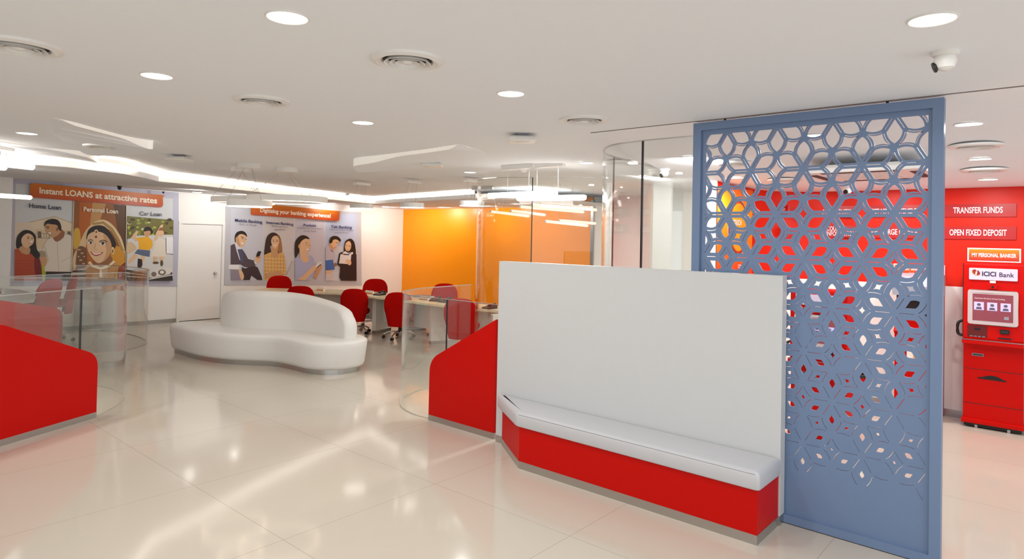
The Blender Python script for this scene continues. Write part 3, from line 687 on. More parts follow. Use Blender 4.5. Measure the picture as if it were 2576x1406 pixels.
for z, d in ((0.06, -0.005), (0.075, -0.03), (0.11, -0.045), (0.22, -0.058), (0.33, -0.072), (0.385, -0.076), (0.405, -0.066), (0.418, -0.045), (0.424, -0.01), (0.425, 0.03)):
    rings.append([(x, y, z) for x, y in sh(inset_path(pl_s, d))])
bm = bmesh.new(); loft(bm, rings); obj('seat', bm, M_leather, t, True)
bf = spline([(4.47, 9.56), (4.48, 9.45), (4.52, 9.20), (4.66, 8.87), (4.84, 8.62), (4.97, 8.40), (5.05, 8.05), (5.085, 7.65), (5.07, 7.40), (5.068, 7.32), (5.065, 7.24)], 5)
hts = spline([(0.0, 0.855), (0.12, 0.925), (0.27, 0.955), (0.42, 0.955), (0.55, 0.925), (0.67, 0.865), (0.80, 0.785), (0.92, 0.695), (1.0, 0.60)], 6)
def height(s):
    for a, b in zip(hts, hts[1:]):
        if s <= b[0]: return a[1]+(b[1]-a[1])*(s-a[0])/max(1e-6, b[0]-a[0])
    return hts[-1][1]
nB = len(bf); rings = []
for i in range(nB):
    s = i/(nB-1); p = Vector(bf[i]); tt = (Vector(bf[min(i+1, nB-1)])-Vector(bf[max(i-1, 0)])).normalized(); nr = Vector((-tt.y, tt.x))
    if nr.x < 0: nr = -nr
    e = min(1.0, min(s, 1-s)/0.06); e = math.sqrt(max(0.0, 1-(1-e)**2)); th = 0.20*(0.35+0.65*e); h = 0.40+(height(s)-0.40)*(0.90+0.10*e)
    prof = [(q*th, 0.40+(h-0.40)*1.0-dz) for q, dz in ((0, h-0.40), (0.0, 0.09), (0.03, 0.055), (0.10, 0.026), (0.26, 0.006), (0.5, 0.0), (0.74, 0.006), (0.90, 0.026), (0.97, 0.055), (1.0, 0.09), (1.0, h-0.40))]
    c0 = p + nr*(0.10-th/2 if th < 0.2 else 0.0)
    rings.append([((c0+nr*max(u, 0)).x-4.6, (c0+nr*max(u, 0)).y-8.6, z) for u, z in prof])
bm = bmesh.new(); R_ = [[bm.verts.new(q) for q in r] for r in rings]
for a, b in zip(R_, R_[1:]):
    for k in range(len(a)): 
        j = (k+1) % len(a); bm.faces.new([a[k], a[j], b[j], b[k]])
bm.faces.new(R_[0]); bm.faces.new(list(reversed(R_[-1])))
obj('backrest', bm, M_leather, t, True)

# ------------------------------------------------------------------ desks
fp = [(6.072, 11.814), (6.414, 11.352), (6.753, 10.947), (7.068, 10.506), (7.198, 10.15), (7.166, 9.623), (7.153, 9.16), (7.174, 8.438), (7.14, 7.971), (7.114, 7.602), (7.239, 6.917), (7.245, 6.567), (7.285, 5.95)]
fs_ = [Vector(p) for p in fp]
for _ in range(1): fs_ = [fs_[0]] + [(fs_[i-1]+fs_[i]*2+fs_[i+1])/4 for i in range(1, len(fs_)-1)] + [fs_[-1]]
front = spline([tuple(p) for p in fs_], 4)
backp = []
for i, p in enumerate(front):
    a = Vector(front[max(i-2, 0)]); b = Vector(front[min(i+2, len(front)-1)]); tt = (b-a).normalized(); nr = Vector((-tt.y, tt.x)); nr = nr if nr.x > 0 else -nr
    backp.append((p[0]+nr.x*0.66, p[1]+nr.y*0.66))
org = front[len(front)//2]
t = thing('service_desk', 'long curved cream-topped service desk running in front of the orange wall', 'desk', (org[0], org[1], 0))
L_ = lambda pts: [(x-org[0], y-org[1]) for x, y in pts]
outl = L_(front) + L_(backp)[::-1]; outl[0] = (outl[0][0]+0.12, outl[0][1]-0.02)
bm = bmesh.new(); prism(bm, outl, 0.665, 0.70); obj('desk_top', bm, M_desktop, t)
def sp(px, z0=0): return px
for pa, pb in (((7.339, 9.628), (7.7, 9.742)), ((7.315, 8.085), (7.785, 7.935)), ((6.86, 11.02), (7.2, 11.15)), ((7.057, 6.463), (7.457, 6.305))):
    a = Vector(pa); b = Vector(pb); u = (b-a).normalized(); n_ = Vector((-u.y, u.x))*0.04; c = [a-n_, a+n_, a+u*0.5+n_, a+u*0.5-n_]
    c = [(q.x-org[0], q.y-org[1]) for q in c]
    bm = bmesh.new(); prism(bm, c, 0.055, 0.665); obj('support_panel', bm, M_lam2, t)
    bm = bmesh.new(); prism(bm, [(x*1.0, y*1.0) for x, y in c], 0.0, 0.055); obj('skirting', bm, M_kick, t)
mod = []
for i, p in enumerate(front):
    q = backp[i]; mod.append((p[0]+(q[0]-p[0])*0.62-org[0], p[1]+(q[1]-p[1])*0.62-org[1]))
bm = bmesh.new(); ribbon(bm, mod[1:], 0.20, 0.665, 0.02); obj('modesty_panel', bm, M_lam2, t)
t = thing('pedestal_drawers', 'grey drawer pedestal under the curved service desk', 'cabinet', (8.2, 9.55, 0))
obj('body', boxes((-0.2, 0.2, -0.2, 0.2, 0.04, 0.40)), col(150, 150, 158), t)
obj('drawer', boxes((-0.205, -0.2, -0.19, 0.19, 0.22, 0.385)), col(140, 140, 150), t); obj('drawer', boxes((-0.205, -0.2, -0.19, 0.19, 0.06, 0.21)), col(140, 140, 150), t)
obj('plinth', boxes((-0.18, 0.18, -0.18, 0.18, 0, 0.04)), M_black, t)
# left desk
dl = (2.369, 10.837)
t = thing('round_desk', 'pale round-ended desk behind the glass at the left edge', 'desk', (dl[0], dl[1], 0))
e_ = [(x, min(y, 12.72)) for x, y in [(2.571, 11.129), (2.4, 10.673), (2.231, 10.495), (2.056, 10.564), (1.52, 10.944), (1.872, 13.519), (2.537, 13.063), (2.658, 12.408), (2.646, 11.631)]]
bm = bmesh.new(); prism(bm, [(x-dl[0], y-dl[1]) for x, y in spline(e_, 1, True)], 0.805, 0.84); obj('desk_top', bm, M_lam, t)
obj('support_panel', boxes((-0.75, -0.2, -0.05, 0.0, 0, 0.805)), M_lam, t)

# desk clutter
def name_plate(px_pt, label, ang=0.0):
    t = thing('name_plate', label, 'name plate', (px_pt[0], px_pt[1], 0.70), ang)
    bm = bmesh.new(); prism(bm, [(-0.025, 0), (0.025, 0), (0.003, 0.062), (-0.003, 0.062)], -0.115, 0.115, 'y'); obj('holder', bm, col(244, 236, 214), t)
    bm = bmesh.new(); prism(bm, [(-0.0275, 0.002), (-0.0245, 0.003), (-0.0160, 0.022), (-0.0190, 0.022)], -0.11, 0.11, 'y'); obj('colour_band', bm, col(225, 120, 40), t)
    return t
name_plate((7.115, 11.018), 'name plate on the desk right of the partly hidden red chair')
name_plate((7.447, 9.917), 'name plate on the desk in front of the far red chair by the white wall')
name_plate((7.495, 8.451), 'name plate on the desk left of the glass joint')
name_plate((7.474, 7.318), 'name plate on the desk behind the chair seen through glass')
def phone(p, label, ang):
    t = thing('desk_phone', label, 'telephone', (p[0], p[1], 0.70), ang)
    bm = bmesh.new(); prism(bm, [(-0.09, 0), (0.09, 0), (0.09, 0.055), (-0.09, 0.018)], -0.08, 0.08, 'y'); obj('base', bm, M_black, t)
    bm = bmesh.new(); tube(bm, [(-0.07, -0.055, 0.045), (-0.05, -0.055, 0.06), (0.05, -0.055, 0.075), (0.07, -0.055, 0.06)], [0.02, 0.014, 0.014, 0.02], 10); obj('handset', bm, M_black, t, True)
phone((7.444, 9.615), 'black desk phone beside the far red chair by the white wall', 0.2)
phone((7.503, 7.933), 'black desk phone just right of the dark glass joint', 0.0)
phone((7.507, 8.182), 'black desk phone just left of the dark glass joint', 0.4)
phone((7.379, 6.805), 'black desk phone at the right end of the visible desk', 0.0)
pp0 = (7.666, 8.868)
t = thing('paper_stack', 'stack of papers and folders on the desk before the orange wall', 'papers', (pp0[0]+0.1, pp0[1], 0.70))
obj('lower_sheets', boxes((-0.15, 0.15, -0.22, 0.2, 0, 0.02)), col(225, 225, 220), t); obj('folder', boxes((-0.12, 0.13, -0.2, 0.12, 0.02, 0.032)), col(90, 90, 96), t)
t = thing('card_holder', 'small clear stand at the left end of the round desk', 'card holder', (*(2.311, 11.793), 0.84))
bm = bmesh.new(); prism(bm, [(-0.02, 0), (0.03, 0), (0.004, 0.08), (-0.004, 0.08)], -0.06, 0.06, 'y'); obj('stand', bm, col(225, 215, 205), t)
obj('card', boxes((-0.024, -0.018, -0.05, 0.05, 0.0, 0.03)), col(150, 40, 40), t)

# ------------------------------------------------------------------ office chairs
def make_chair(label, loc, rz, lift=0.0, group=None):
    t = thing('office_chair', label, 'chair', loc, rz, group)
    prof = [(0.0, .180, -.215), (0.12, .192, -.225), (0.32, .210, -.238), (0.54, .230, -.248), (0.74, .246, -.262), (0.88, .248, -.272), (0.96, .240, -.278), (1.0, .226, -.282)]
    pr2 = spline(prof, 3); nc = 14; bm = bmesh.new(); F_ = []; B_ = []
    for z, w, xb in pr2:
        fr_, bk_ = [], []
        for k in range(nc+1):
            u = -1+2*k/nc; y = w*math.sin(u*PI/2); wrap = 0.09*(1-math.cos(u*PI/2))*(1.0 if z < .6 else 0.8)
            edge = 0.03*math.sqrt(max(0, 1-u**4)) + 0.004
            topf = 0.25+0.75*math.sqrt(max(0, min(1, (1.0-z)/0.12))); zz = 0.235 + z*((0.832-0.17*abs(u)**2.7)-0.235)
            bk_.append(bm.verts.new((xb+wrap-edge*topf*0.8, y, zz+lift))); fr_.append(bm.verts.new((xb+wrap+edge*topf, y*0.985, zz+lift)))
        F_.append(fr_); B_.append(bk_)
    for G, flip in ((F_, 0), (B_, 1)):
        for a, b in zip(G, G[1:]):
            for k in range(nc): bm.faces.new([a[k], a[k+1], b[k+1], b[k]])
    for i in range(len(F_)-1):
        bm.faces.new([F_[i][0], B_[i][0], B_[i+1][0], F_[i+1][0]]); bm.faces.new([F_[i][nc], F_[i+1][nc], B_[i+1][nc], B_[i][nc]])
    for k in range(nc):
        bm.faces.new([F_[0][k], F_[0][k+1], B_[0][k+1], B_[0][k]]); bm.faces.new([F_[-1][k], B_[-1][k], B_[-1][k+1], F_[-1][k+1]])
    obj('backrest', bm, M_fabric, t, True)
    lp = rounded_loop([(-0.20, -0.22), (-0.20, 0.22), (0.25, 0.235), (0.25, -0.235)], 0.1, 6)
    bm = bmesh.new(); loft(bm, [[(x, y, z+lift) for x, y in inset_path(lp, d)] for d, z in ((0.06, 0.345), (0.015, 0.355), (0.0, 0.385), (0.004, 0.42), (0.03, 0.445), (0.08, 0.452))]); obj('seat', bm, M_fabric, t, True)
    bm = bmesh.new(); tube(bm, [(0, 0, 0.11), (0, 0, 0.24+lift)], 0.026, 16); tube(bm, [(0, 0, 0.24+lift), (0, 0, 0.345+lift)], 0.015, 12); obj('gas_column', bm, M_black, t, True)
    bm = bmesh.new(); tube(bm, [(0.02, -0.05, 0.335+lift), (0.03, -0.24, 0.30+lift)], 0.006, 8); obj('lever', bm, M_black, t, True)
    for k in range(5):
        a = 2*PI*k/5+0.3; c, s = math.cos(a), math.sin(a)
        bm = bmesh.new(); tube(bm, [(0.02*c, 0.02*s, 0.115), (0.10*c, 0.10*s, 0.125), (0.20*c, 0.20*s, 0.115), (0.275*c, 0.275*s, 0.075)], [0.018, 0.015, 0.012, 0.012], 10)
        lg = obj('base_arm', bm, M_chrome, t, True)
        bm = bmesh.new(); cx, cy = 0.275*c, 0.275*s
        for off in (-0.013, 0.013):
            tube(bm, [(cx-s*(off-0.009), cy+c*(off-0.009), 0.031), (cx-s*(off+0.009), cy+c*(off+0.009), 0.031)], 0.029, 16)
        obj('caster', bm, M_black, lg, True)
    return t
ch = make_chair('red office chair beside the banquette, its back and chrome base in full view', ((7.133, 9.898, 0.059)[0], (7.133, 9.898, 0.059)[1], 0), 0.80)
dup(ch, (*(7.318, 8.871), 0), 0.74, label='red office chair seen from behind, partly covered by the clear rounded glass edge')
make_chair('red office chair behind the low glass, just above the red wing panel', (*(6.786, 6.79), 0), 0.62, 0.085)
dup(ch, (*(6.502, 10.676), 0.03), 0.9, label='red office chair whose rounded back rises just behind the white banquette')
c2 = make_chair('red staff chair behind the desk under the Mobile Banking side of the poster', (*(6.867, 12.143), 0), PI+1.0, 0.09)
dup(c2, (*(7.876, 10.343), 0), PI+0.85, label='red staff chair behind the desk against the white wall beside the poster')
dup(c2, (*(8.147, 8.674), 0), PI+0.7, label='red staff chair behind the desk in front of the orange wall')
c3 = make_chair('red chair nearer the loans poster, standing left of its twin behind the glass', (*(2.69, 11.695), 0), PI/2+0.7, 0.22)
dup(c3, (*(3.062, 12.222), 0), PI*0.95, label='red chair turned sideways right of its twin behind the glass at left')

# ------------------------------------------------------------------ printed wall posters
def homog_map(h): return lambda u, v: ((h[0]*u+h[1]*v+h[2])/(h[6]*u+h[7]*v+1), (h[3]*u+h[4]*v+h[5])/(h[6]*u+h[7]*v+1))
class Print:
    """flat printed shapes on the back wall; every layer sits a little proud of the one below"""
    def __init__(s, mp, y0): s.mp = mp; s.y = y0; s.bm = bmesh.new(); s.mats = []; s.n = 0
    def mi(s, m):
        if m not in s.mats: s.mats.append(m)
        return s.mats.index(m)
    def poly(s, pts, m, smooth=0):
        if smooth: pts = spline(pts, 6, True)
        s.n += 1; y = s.y-0.0003*s.n; i = s.mi(m)
        tri = tessellate_polygon([[Vector((a, -b, 0)) for a, b in pts]])
        V = []
        for a, b in pts: x, z = s.mp(a, b); V.append(s.bm.verts.new((x, y, z)))
        for t in tri:
            try: f = s.bm.faces.new([V[k] for k in t]); f.material_index = i
            except ValueError: pass
    def ell(s, cx, cy, rx, ry, m, rot=0.0, n=20):
        c, q = math.cos(rot), math.sin(rot)
        s.poly([(cx+rx*math.cos(2*PI*k/n)*c-ry*math.sin(2*PI*k/n)*q, cy+rx*math.cos(2*PI*k/n)*q+ry*math.sin(2*PI*k/n)*c) for k in range(n)], m)
    def line(s, pts, w, m):
        s.poly(slit(pts, w), m)
    def text(s, st, cx, cy, size, slope, m, bold=0.015, sx=1.0):
        s.n += 1; y = s.y-0.0003*s.n; i = s.mi(m)
        def place(a, b):
            x, z = s.mp(cx+a, cy-b+slope*a); return (x, y, z)
        add_text(s.bm, st, size, place, bold, sx, i)
    def done(s, name, parent):
        me = bpy.data.meshes.new(name); 
        for v in s.bm.verts: v.co -= Vector(parent.location)
        s.bm.normal_update(); s.bm.to_mesh(me); s.bm.free()
        for m in s.mats: me.materials.append(m)
        o = bpy.data.objects.new(name, me); C.objects.link(o); o.parent = parent; return o
def backing(mp, pts, name, m, parent, y0, y1, smooth=0):
    if smooth: pts = spline(pts, smooth, True)
    q = [mp(*p) for p in pts]; bm = bmesh.new(); prism(bm, [(a-parent.location.x, b-parent.location.z) for a, b in q], y0-parent.location.y, y1-parent.location.y, 'y'); return obj(name, bm, m, parent)
SK = col(206, 158, 112); SK2 = col(228, 190, 150); SKD = col(150, 98, 62); HAIR = col(28, 16, 12); INK = col(34, 34, 70); CRM = col(226, 216, 196)
# ---- loans poster
mp = homog_map([0.001096828, 4.310758e-05, 2.544, -0.0001371481, -0.001678118, 2.926, -9.489091e-05, -4.520841e-07, 1.0])
c = mp(900, 1245); t = thing('wall_poster', 'large wall poster with three loan pictures, headed Instant LOANS at attractive rates', 'poster', (c[0], 13.39, c[1]))
backing(mp, [(70, 168), (1755, 332), (1755, 1248), (44, 1245)], 'backing', col(190, 190, 208), t, 13.385, 13.4)
P = Print(mp, 13.384)
P.poly([(152, 240), (1697, 390), (1690, 1193), (137, 1196)], col(212, 216, 218))
P.poly([(145, 620), (715, 640), (700, 1194), (137, 1195)], col(226, 214, 192))
P.poly([(285, 622), (540, 565), (714, 632), (714, 700), (330, 690)], col(232, 218, 190)); P.line([(285, 622), (540, 565), (714, 632)], 10, col(200, 182, 148))
P.poly([(350, 685), (712, 700), (710, 880), (350, 880)], col(222, 202, 166))
for x in (370, 600, 660): P.poly([(x, 710), (x+34, 712), (x+34, 775), (x, 775)], col(110, 92, 70))
P.line([(345, 730), (712, 740)], 4, col(120, 110, 100)); P.line([(345, 775), (712, 785)], 4, col(120, 110, 100))
for k in range(14): P.line([(352+26*k, 731), (352+26*k, 776)], 3, col(120, 110, 100))
P.poly([(345, 1045), (455, 1050), (450, 1194), (345, 1194)], col(178, 186, 40))
P.poly([(400, 900), (500, 890), (520, 990), (450, 1000)], col(214, 206, 196))
# man
P.poly([(432, 850), (470, 790), (560, 752), (640, 738), (706, 790), (708, 1110), (455, 1112), (445, 1000), (415, 930)], col(226, 216, 200), 2)
P.line([(560, 800), (575, 1100)], 5, col(188, 176, 158)); P.line([(440, 860), (475, 1000)], 6, col(190, 176, 156)); P.line([(690, 960), (600, 1010)], 5, col(196, 184, 166))
P.poly([(520, 740), (600, 690), (632, 745), (600, 790), (552, 812), (520, 780)], SKD, 2)
P.poly([(436, 668), (470, 625), (540, 612), (596, 650), (600, 700), (570, 745), (520, 770), (486, 752), (478, 728), (452, 716), (450, 690)], SK, 3)
P.poly([(432, 660), (446, 612), (500, 588), (560, 596), (594, 640), (598, 705), (575, 690), (556, 650), (500, 640), (462, 636)], HAIR, 3)
P.line([(446, 664), (482, 668)], 7, HAIR); P.ell(468, 680, 8, 5, HAIR); P.poly([(466, 722), (500, 716), (490, 742)], col(240, 232, 222)); P.ell(560, 690, 11, 18, SKD)
P.poly([(450, 1104), (703, 1108), (698, 1194), (440, 1194)], col(44, 30, 26))
P.poly([(388, 975), (425, 950), (455, 965), (462, 1010), (440, 1052), (405, 1040)], SK, 2); P.poly([(388, 900), (440, 905), (455, 960), (400, 960)], col(170, 150, 120))
# woman
P.poly([(160, 870), (158, 800), (178, 745), (232, 700), (300, 706), (346, 752), (352, 830), (362, 890), (388, 930), (380, 972), (338, 978), (296, 930), (280, 860), (200, 880)], HAIR, 3)
P.poly([(222, 850), (286, 870), (292, 915), (250, 945), (190, 930), (168, 895)], SK, 2)
P.poly([(206, 806), (222, 760), (268, 730), (312, 748), (332, 790), (322, 830), (292, 856), (262, 872), (226, 856)], SK2, 3)
P.line([(262, 768), (288, 764)], 5, HAIR); P.ell(274, 780, 8, 5, HAIR); P.ell(312, 778, 6, 5, HAIR); P.poly([(276, 812), (322, 800), (304, 826)], col(250, 240, 232)); P.line([(276, 816), (304, 829)], 4, col(180, 60, 50))
P.poly([(143, 886), (176, 880), (212, 925), (262, 940), (300, 925), (345, 975), (345, 1080), (352, 1194), (140, 1194)], col(182, 74, 34), 0)
for k in range(9): P.line([(142, 1000+22*k), (346, 1004+22*k)], 4, col(160, 52, 30))
P.poly([(335, 975), (384, 975), (404, 1060), (415, 1194), (355, 1194), (335, 1060)], col(120, 26, 26), 0)
P.line([(722, 410), (698, 1194)], 7, CRM)
# bride
P.poly([(726, 412), (1236, 456), (1228, 1194), (702, 1194)], col(150, 88, 30))
P.poly([(780, 417), (1000, 435), (985, 1194), (760, 1194)], col(186, 98, 22)); P.poly([(905, 426), (1040, 438), (960, 640), (880, 640)], col(198, 150, 90)); P.poly([(1110, 446), (1236, 456), (1230, 900), (1150, 700)], col(92, 56, 24))
P.poly([(724, 700), (775, 690), (785, 830), (722, 880)], col(214, 170, 60), 2); P.poly([(1090, 860), (1228, 900), (1228, 1100), (1100, 1020)], col(214, 150, 40), 2)
P.poly([(716, 960), (768, 850), (838, 700), (925, 618), (1015, 596), (1105, 650), (1190, 780), (1229, 930), (1215, 925), (1130, 760), (1060, 690), (960, 660), (880, 680), (850, 760), (840, 860), (800, 960), (740, 1080), (716, 1100)], col(222, 192, 146), 3)
P.line([(905, 632), (1010, 620), (1095, 690), (1160, 790), (1205, 900)], 34, col(176, 140, 78)); P.line([(915, 622), (1015, 606), (1105, 672), (1172, 780), (1215, 890)], 6, col(250, 236, 200))
P.poly([(845, 790), (862, 700), (930, 655), (1020, 662), (1092, 740), (1134, 830), (1118, 885), (1085, 900), (1060, 800), (960, 720), (890, 740)], HAIR, 3)
P.poly([(930, 985), (1075, 950), (1100, 1010), (1060, 1060), (930, 1060)], SKD, 2)
P.poly([(848, 800), (868, 740), (930, 712), (1010, 728), (1072, 790), (1092, 870), (1066, 950), (1008, 1004), (958, 1022), (910, 985), (872, 930), (852, 870)], SK2, 3)
P.poly([(1010, 740), (1072, 790), (1092, 870), (1066, 950), (1008, 1004), (1040, 900)], SK, 2)
P.line([(860, 800), (886, 790), (910, 800)], 7, HAIR); P.line([(970, 808), (1010, 796), (1050, 812)], 8, HAIR)
P.ell(884, 822, 24, 11, col(250, 244, 236)); P.ell(886, 823, 11, 11, HAIR); P.ell(1004, 828, 30, 13, col(250, 244, 236)); P.ell(1004, 829, 13, 13, HAIR)
P.line([(860, 812), (886, 806), (910, 820)], 5, HAIR); P.line([(972, 822), (1004, 812), (1036, 828)], 6, HAIR)
P.line([(936, 830), (922, 885), (950, 893)], 6, SK); P.poly([(884, 908), (930, 928), (1005, 912), (985, 938), (940, 952), (905, 938)], col(178, 60, 60), 2); P.poly([(898, 916), (935, 930), (992, 918), (970, 934), (925, 938)], col(252, 248, 240), 2)
P.ell(938, 764, 11, 11, col(150, 20, 30)); P.ell(940, 716, 20, 24, col(230, 200, 150)); P.ell(940, 716, 9, 11, col(120, 60, 40)); P.ell(1102, 900, 16, 38, col(236, 206, 150)); P.ell(1102, 905, 7, 20, col(130, 80, 40))
P.poly([(830, 1060), (880, 1010), (940, 1060), (1060, 1060), (1120, 1010), (1180, 1040), (1228, 1194), (720, 1194)], col(196, 148, 96), 0)
P.line([(868, 1010), (900, 1052), (985, 1075), (1070, 1050), (1120, 1005)], 30, col(240, 222, 180)); P.line([(868, 1026), (900, 1068), (985, 1092), (1070, 1066), (1124, 1018)], 5, col(140, 84, 44))
P.ell(985, 1130, 14, 42, col(240, 220, 180)); P.poly([(1140, 1060), (1229, 990), (1228, 1194), (1130, 1194)], col(150, 52, 22), 0); P.line([(1135, 1194), (1150, 1060), (1226, 1000)], 14, col(212, 164, 60))
P.poly([(745, 1060), (760, 880), (800, 856), (838, 880), (850, 960), (842, 1040), (800, 1080)], col(120, 78, 48), 2)
for k in range(10): P.ell(766+7*(k % 5)*2, 890+34*(k//2), 7, 6, col(226, 196, 150))
P.poly([(704, 1085), (830, 1070), (840, 1194), (702, 1194)], col(186, 170, 150)); P.line([(706, 1104), (835, 1098)], 15, col(50, 34, 30)); P.line([(706, 1150), (835, 1146)], 17, col(70, 48, 36))
P.line([(1236, 456), (1229, 1194)], 7, CRM)
# children on the bonnet
P.poly([(1241, 560), (1697, 600), (1695, 780), (1240, 780)], col(118, 112, 52))
random.seed(4)
for k in range(34):
    u = 1250+random.random()*425; v = 585+random.random()*160; P.ell(u, v, 12+random.random()*12, 8+random.random()*8, random.choice([col(176, 190, 60), col(74, 62, 30), col(148, 160, 56), col(206, 206, 150)]), n=8)
P.poly([(1240, 790), (1330, 752), (1690, 742), (1688, 1194), (1233, 1194)], col(216, 216, 214)); P.poly([(1620, 770), (1690, 765), (1688, 930), (1625, 925)], col(240, 240, 240))
P.line([(1620, 775), (1622, 930), (1688, 935)], 6, col(50, 44, 40)); P.poly([(1240, 830), (1290, 820), (1330, 880), (1240, 930)], col(216, 190, 150), 2)
P.poly([(1318, 775), (1385, 768), (1440, 760), (1490, 800), (1492, 850), (1462, 895), (1352, 884), (1350, 810)], col(240, 178, 30), 0)
P.poly([(1280, 768), (1330, 700), (1350, 715), (1315, 790), (1340, 800), (1325, 812)], SK2, 0); P.ell(1435, 722, 34, 42, SK); P.poly([(1400, 710), (1418, 672), (1460, 668), (1490, 700), (1484, 738), (1462, 705)], HAIR, 2)
P.poly([(1342, 885), (1465, 898), (1460, 960), (1395, 950), (1312, 925)], col(92, 104, 132), 0); P.poly([(1312, 925), (1350, 950), (1290, 1010), (1250, 1030), (1252, 1000)], SK2); P.poly([(1380, 945), (1418, 958), (1400, 1010), (1370, 1000)], SK2)
P.poly([(1345, 975), (1385, 985), (1390, 1040), (1370, 1075), (1340, 1060)], col(46, 22, 22), 0)
P.poly([(1515, 790), (1560, 775), (1610, 795), (1622, 950), (1560, 968), (1464, 962), (1500, 880)], col(232, 222, 206), 0); P.poly([(1505, 800), (1520, 730), (1566, 650), (1590, 640), (1592, 660), (1552, 735), (1530, 800)], SK2, 0)
P.ell(1572, 722, 28, 40, SK2); P.poly([(1545, 700), (1570, 672), (1600, 690), (1602, 740), (1590, 705)], SKD, 2); P.poly([(1500, 955), (1540, 960), (1530, 1010), (1500, 1010)], SK2); P.poly([(1560, 960), (1600, 955), (1590, 1000), (1565, 1010)], SK2)
P.ell(1520, 1018, 30, 12, col(96, 70, 40)); P.ell(1578, 1022, 14, 30, col(96, 70, 40))
P.poly([(1233, 1085), (1450, 1120), (1455, 1170), (1680, 1110), (1688, 1194), (1233, 1194)], col(54, 46, 42), 0); P.line([(1236, 1120), (1440, 1140)], 8, col(220, 216, 206)); P.line([(1236, 1150), (1440, 1165)], 8, col(220, 216, 206))
P.poly([(1448, 1120), (1480, 1096), (1640, 1062), (1682, 1080), (1660, 1130), (1480, 1168)], col(226, 222, 214), 0); P.ell(1500, 1130, 26, 24, col(120, 108, 96)); P.ell(1580, 1112, 38, 28, col(110, 100, 88)); P.ell(1580, 1110, 22, 16, col(236, 232, 220)); P.line([(1450, 1180), (1686, 1136)], 9, col(236, 232, 222))
P.done('photo_print', t)
def cap(*a):
    q = Print(mp, 13.350); q.text(*a); q.done('caption_lettering', t)
cap('Home Loan', 437, 470, 60, 0.075, INK, 0.02, 1.12); cap('Personal Loan', 984, 506, 60, 0.075, col(250, 240, 220), 0.025, 1.0); cap('Car Loan', 1474, 541, 54, 0.045, INK, 0.008, 1.08)
cap('Terms and Conditions of the bank apply', 240, 1210, 18, 0.0, col(90, 96, 130), 0.0)
g1 = gradient('loan_banner_red', [(0, (176, 34, 20)), (0.45, (196, 84, 10)), (1.0, (214, 128, 0))], mp(900, 460)[1]-c[1]-0.10, mp(900, 300)[1]-c[1]+0.14)
bn = backing(mp, [(288, 262), (300, 240), (330, 238), (1606, 356), (1600, 368), (1590, 372), (1592, 452), (1578, 474), (1556, 474), (305, 378), (288, 362)], 'banner', g1, t, 13.338, 13.352)
P = Print(mp, 13.3365); P.text('Instant LOANS at attractive rates', 955, 362, 80, 0.088, col(252, 240, 214), 0.03, 1.06); P.done('banner_lettering', t)

# ---- digital banking poster
mp = homog_map([0.001058326, 4.137207e-05, 5.928, -0.000131747, -0.001617321, 2.63, -9.122998e-05, -4.864174e-07, 1.0])
c = mp(1090, 1190); t = thing('wall_poster', 'wall poster with four banking pictures, headed Digitising your banking experience', 'poster', (c[0], 13.39, c[1]))
backing(mp, [(240, 190), (1948, 270), (1956, 1192), (222, 1190)], 'backing', col(198, 199, 206), t, 13.385, 13.4)
P = Print(mp, 13.384)
P.poly([(305, 220), (714, 240), (712, 1130), (297, 1128)], col(206, 208, 218)); P.poly([(724, 242), (1106, 262), (1102, 1132), (720, 1130)], col(214, 210, 210)); P.poly([(1112, 262), (1488, 280), (1486, 1132), (1106, 1132)], col(204, 202, 214)); P.poly([(1496, 280), (1890, 300), (1884, 1140), (1492, 1136)], col(190, 202, 226))
P.poly([(1496, 700), (1887, 700), (1884, 1140), (1492, 1136)], col(212, 212, 218))
for x0, x1 in ((718, 716), (1109, 1103), (1492, 1489)): P.line([(x0, 262), (x1, 1132)], 5, col(238, 238, 240))
# man with phone
P.poly([(300, 690), (345, 668), (400, 720), (450, 740), (490, 800), (520, 860), (600, 880), (630, 930), (560, 975), (470, 960), (425, 930), (300, 930)], col(84, 70, 80), 0)
P.poly([(352, 668), (385, 650), (432, 725), (460, 900), (412, 870), (375, 760)], col(222, 222, 232)); P.poly([(386, 738), (440, 735), (470, 900), (430, 905)], col(72, 82, 108))
P.poly([(352, 640), (352, 570), (380, 522), (440, 505), (490, 530), (506, 575), (480, 570), (400, 560), (376, 600), (362, 648)], HAIR, 2)
P.poly([(364, 600), (390, 560), (440, 545), (494, 570), (502, 610), (486, 650), (468, 690), (430, 712), (394, 690), (368, 645)], SK2, 3); P.poly([(364, 600), (390, 560), (410, 640), (420, 705), (394, 690), (368, 645)], SK, 2)
P.poly([(360, 560), (380, 522), (440, 505), (490, 530), (508, 580), (470, 552), (420, 548), (385, 575), (362, 600)], HAIR, 2)
P.line([(430, 578), (468, 592)], 7, HAIR); P.line([(436, 600), (460, 608)], 6, HAIR); P.line([(482, 608), (498, 612)], 6, HAIR); P.line([(470, 612), (484, 640)], 4, SK); P.poly([(428, 648), (470, 664), (452, 676), (434, 666)], col(250, 244, 240)); P.ell(374, 600, 9, 20, SK)
P.poly([(440, 960), (480, 980), (600, 945), (640, 965), (690, 1080), (700, 1126), (640, 1126), (560, 1070), (540, 1126), (430, 1126)], col(56, 42, 48), 0); P.poly([(300, 985), (400, 985), (440, 1126), (298, 1126)], col(150, 142, 156))
P.poly([(272, 935), (408, 935), (408, 992), (270, 990)], col(238, 236, 236)); P.line([(270, 990), (408, 994)], 5, col(180, 176, 178)); P.poly([(402, 992), (440, 1010), (468, 1080), (450, 1126), (426, 1110), (406, 1040)], SK2, 2)
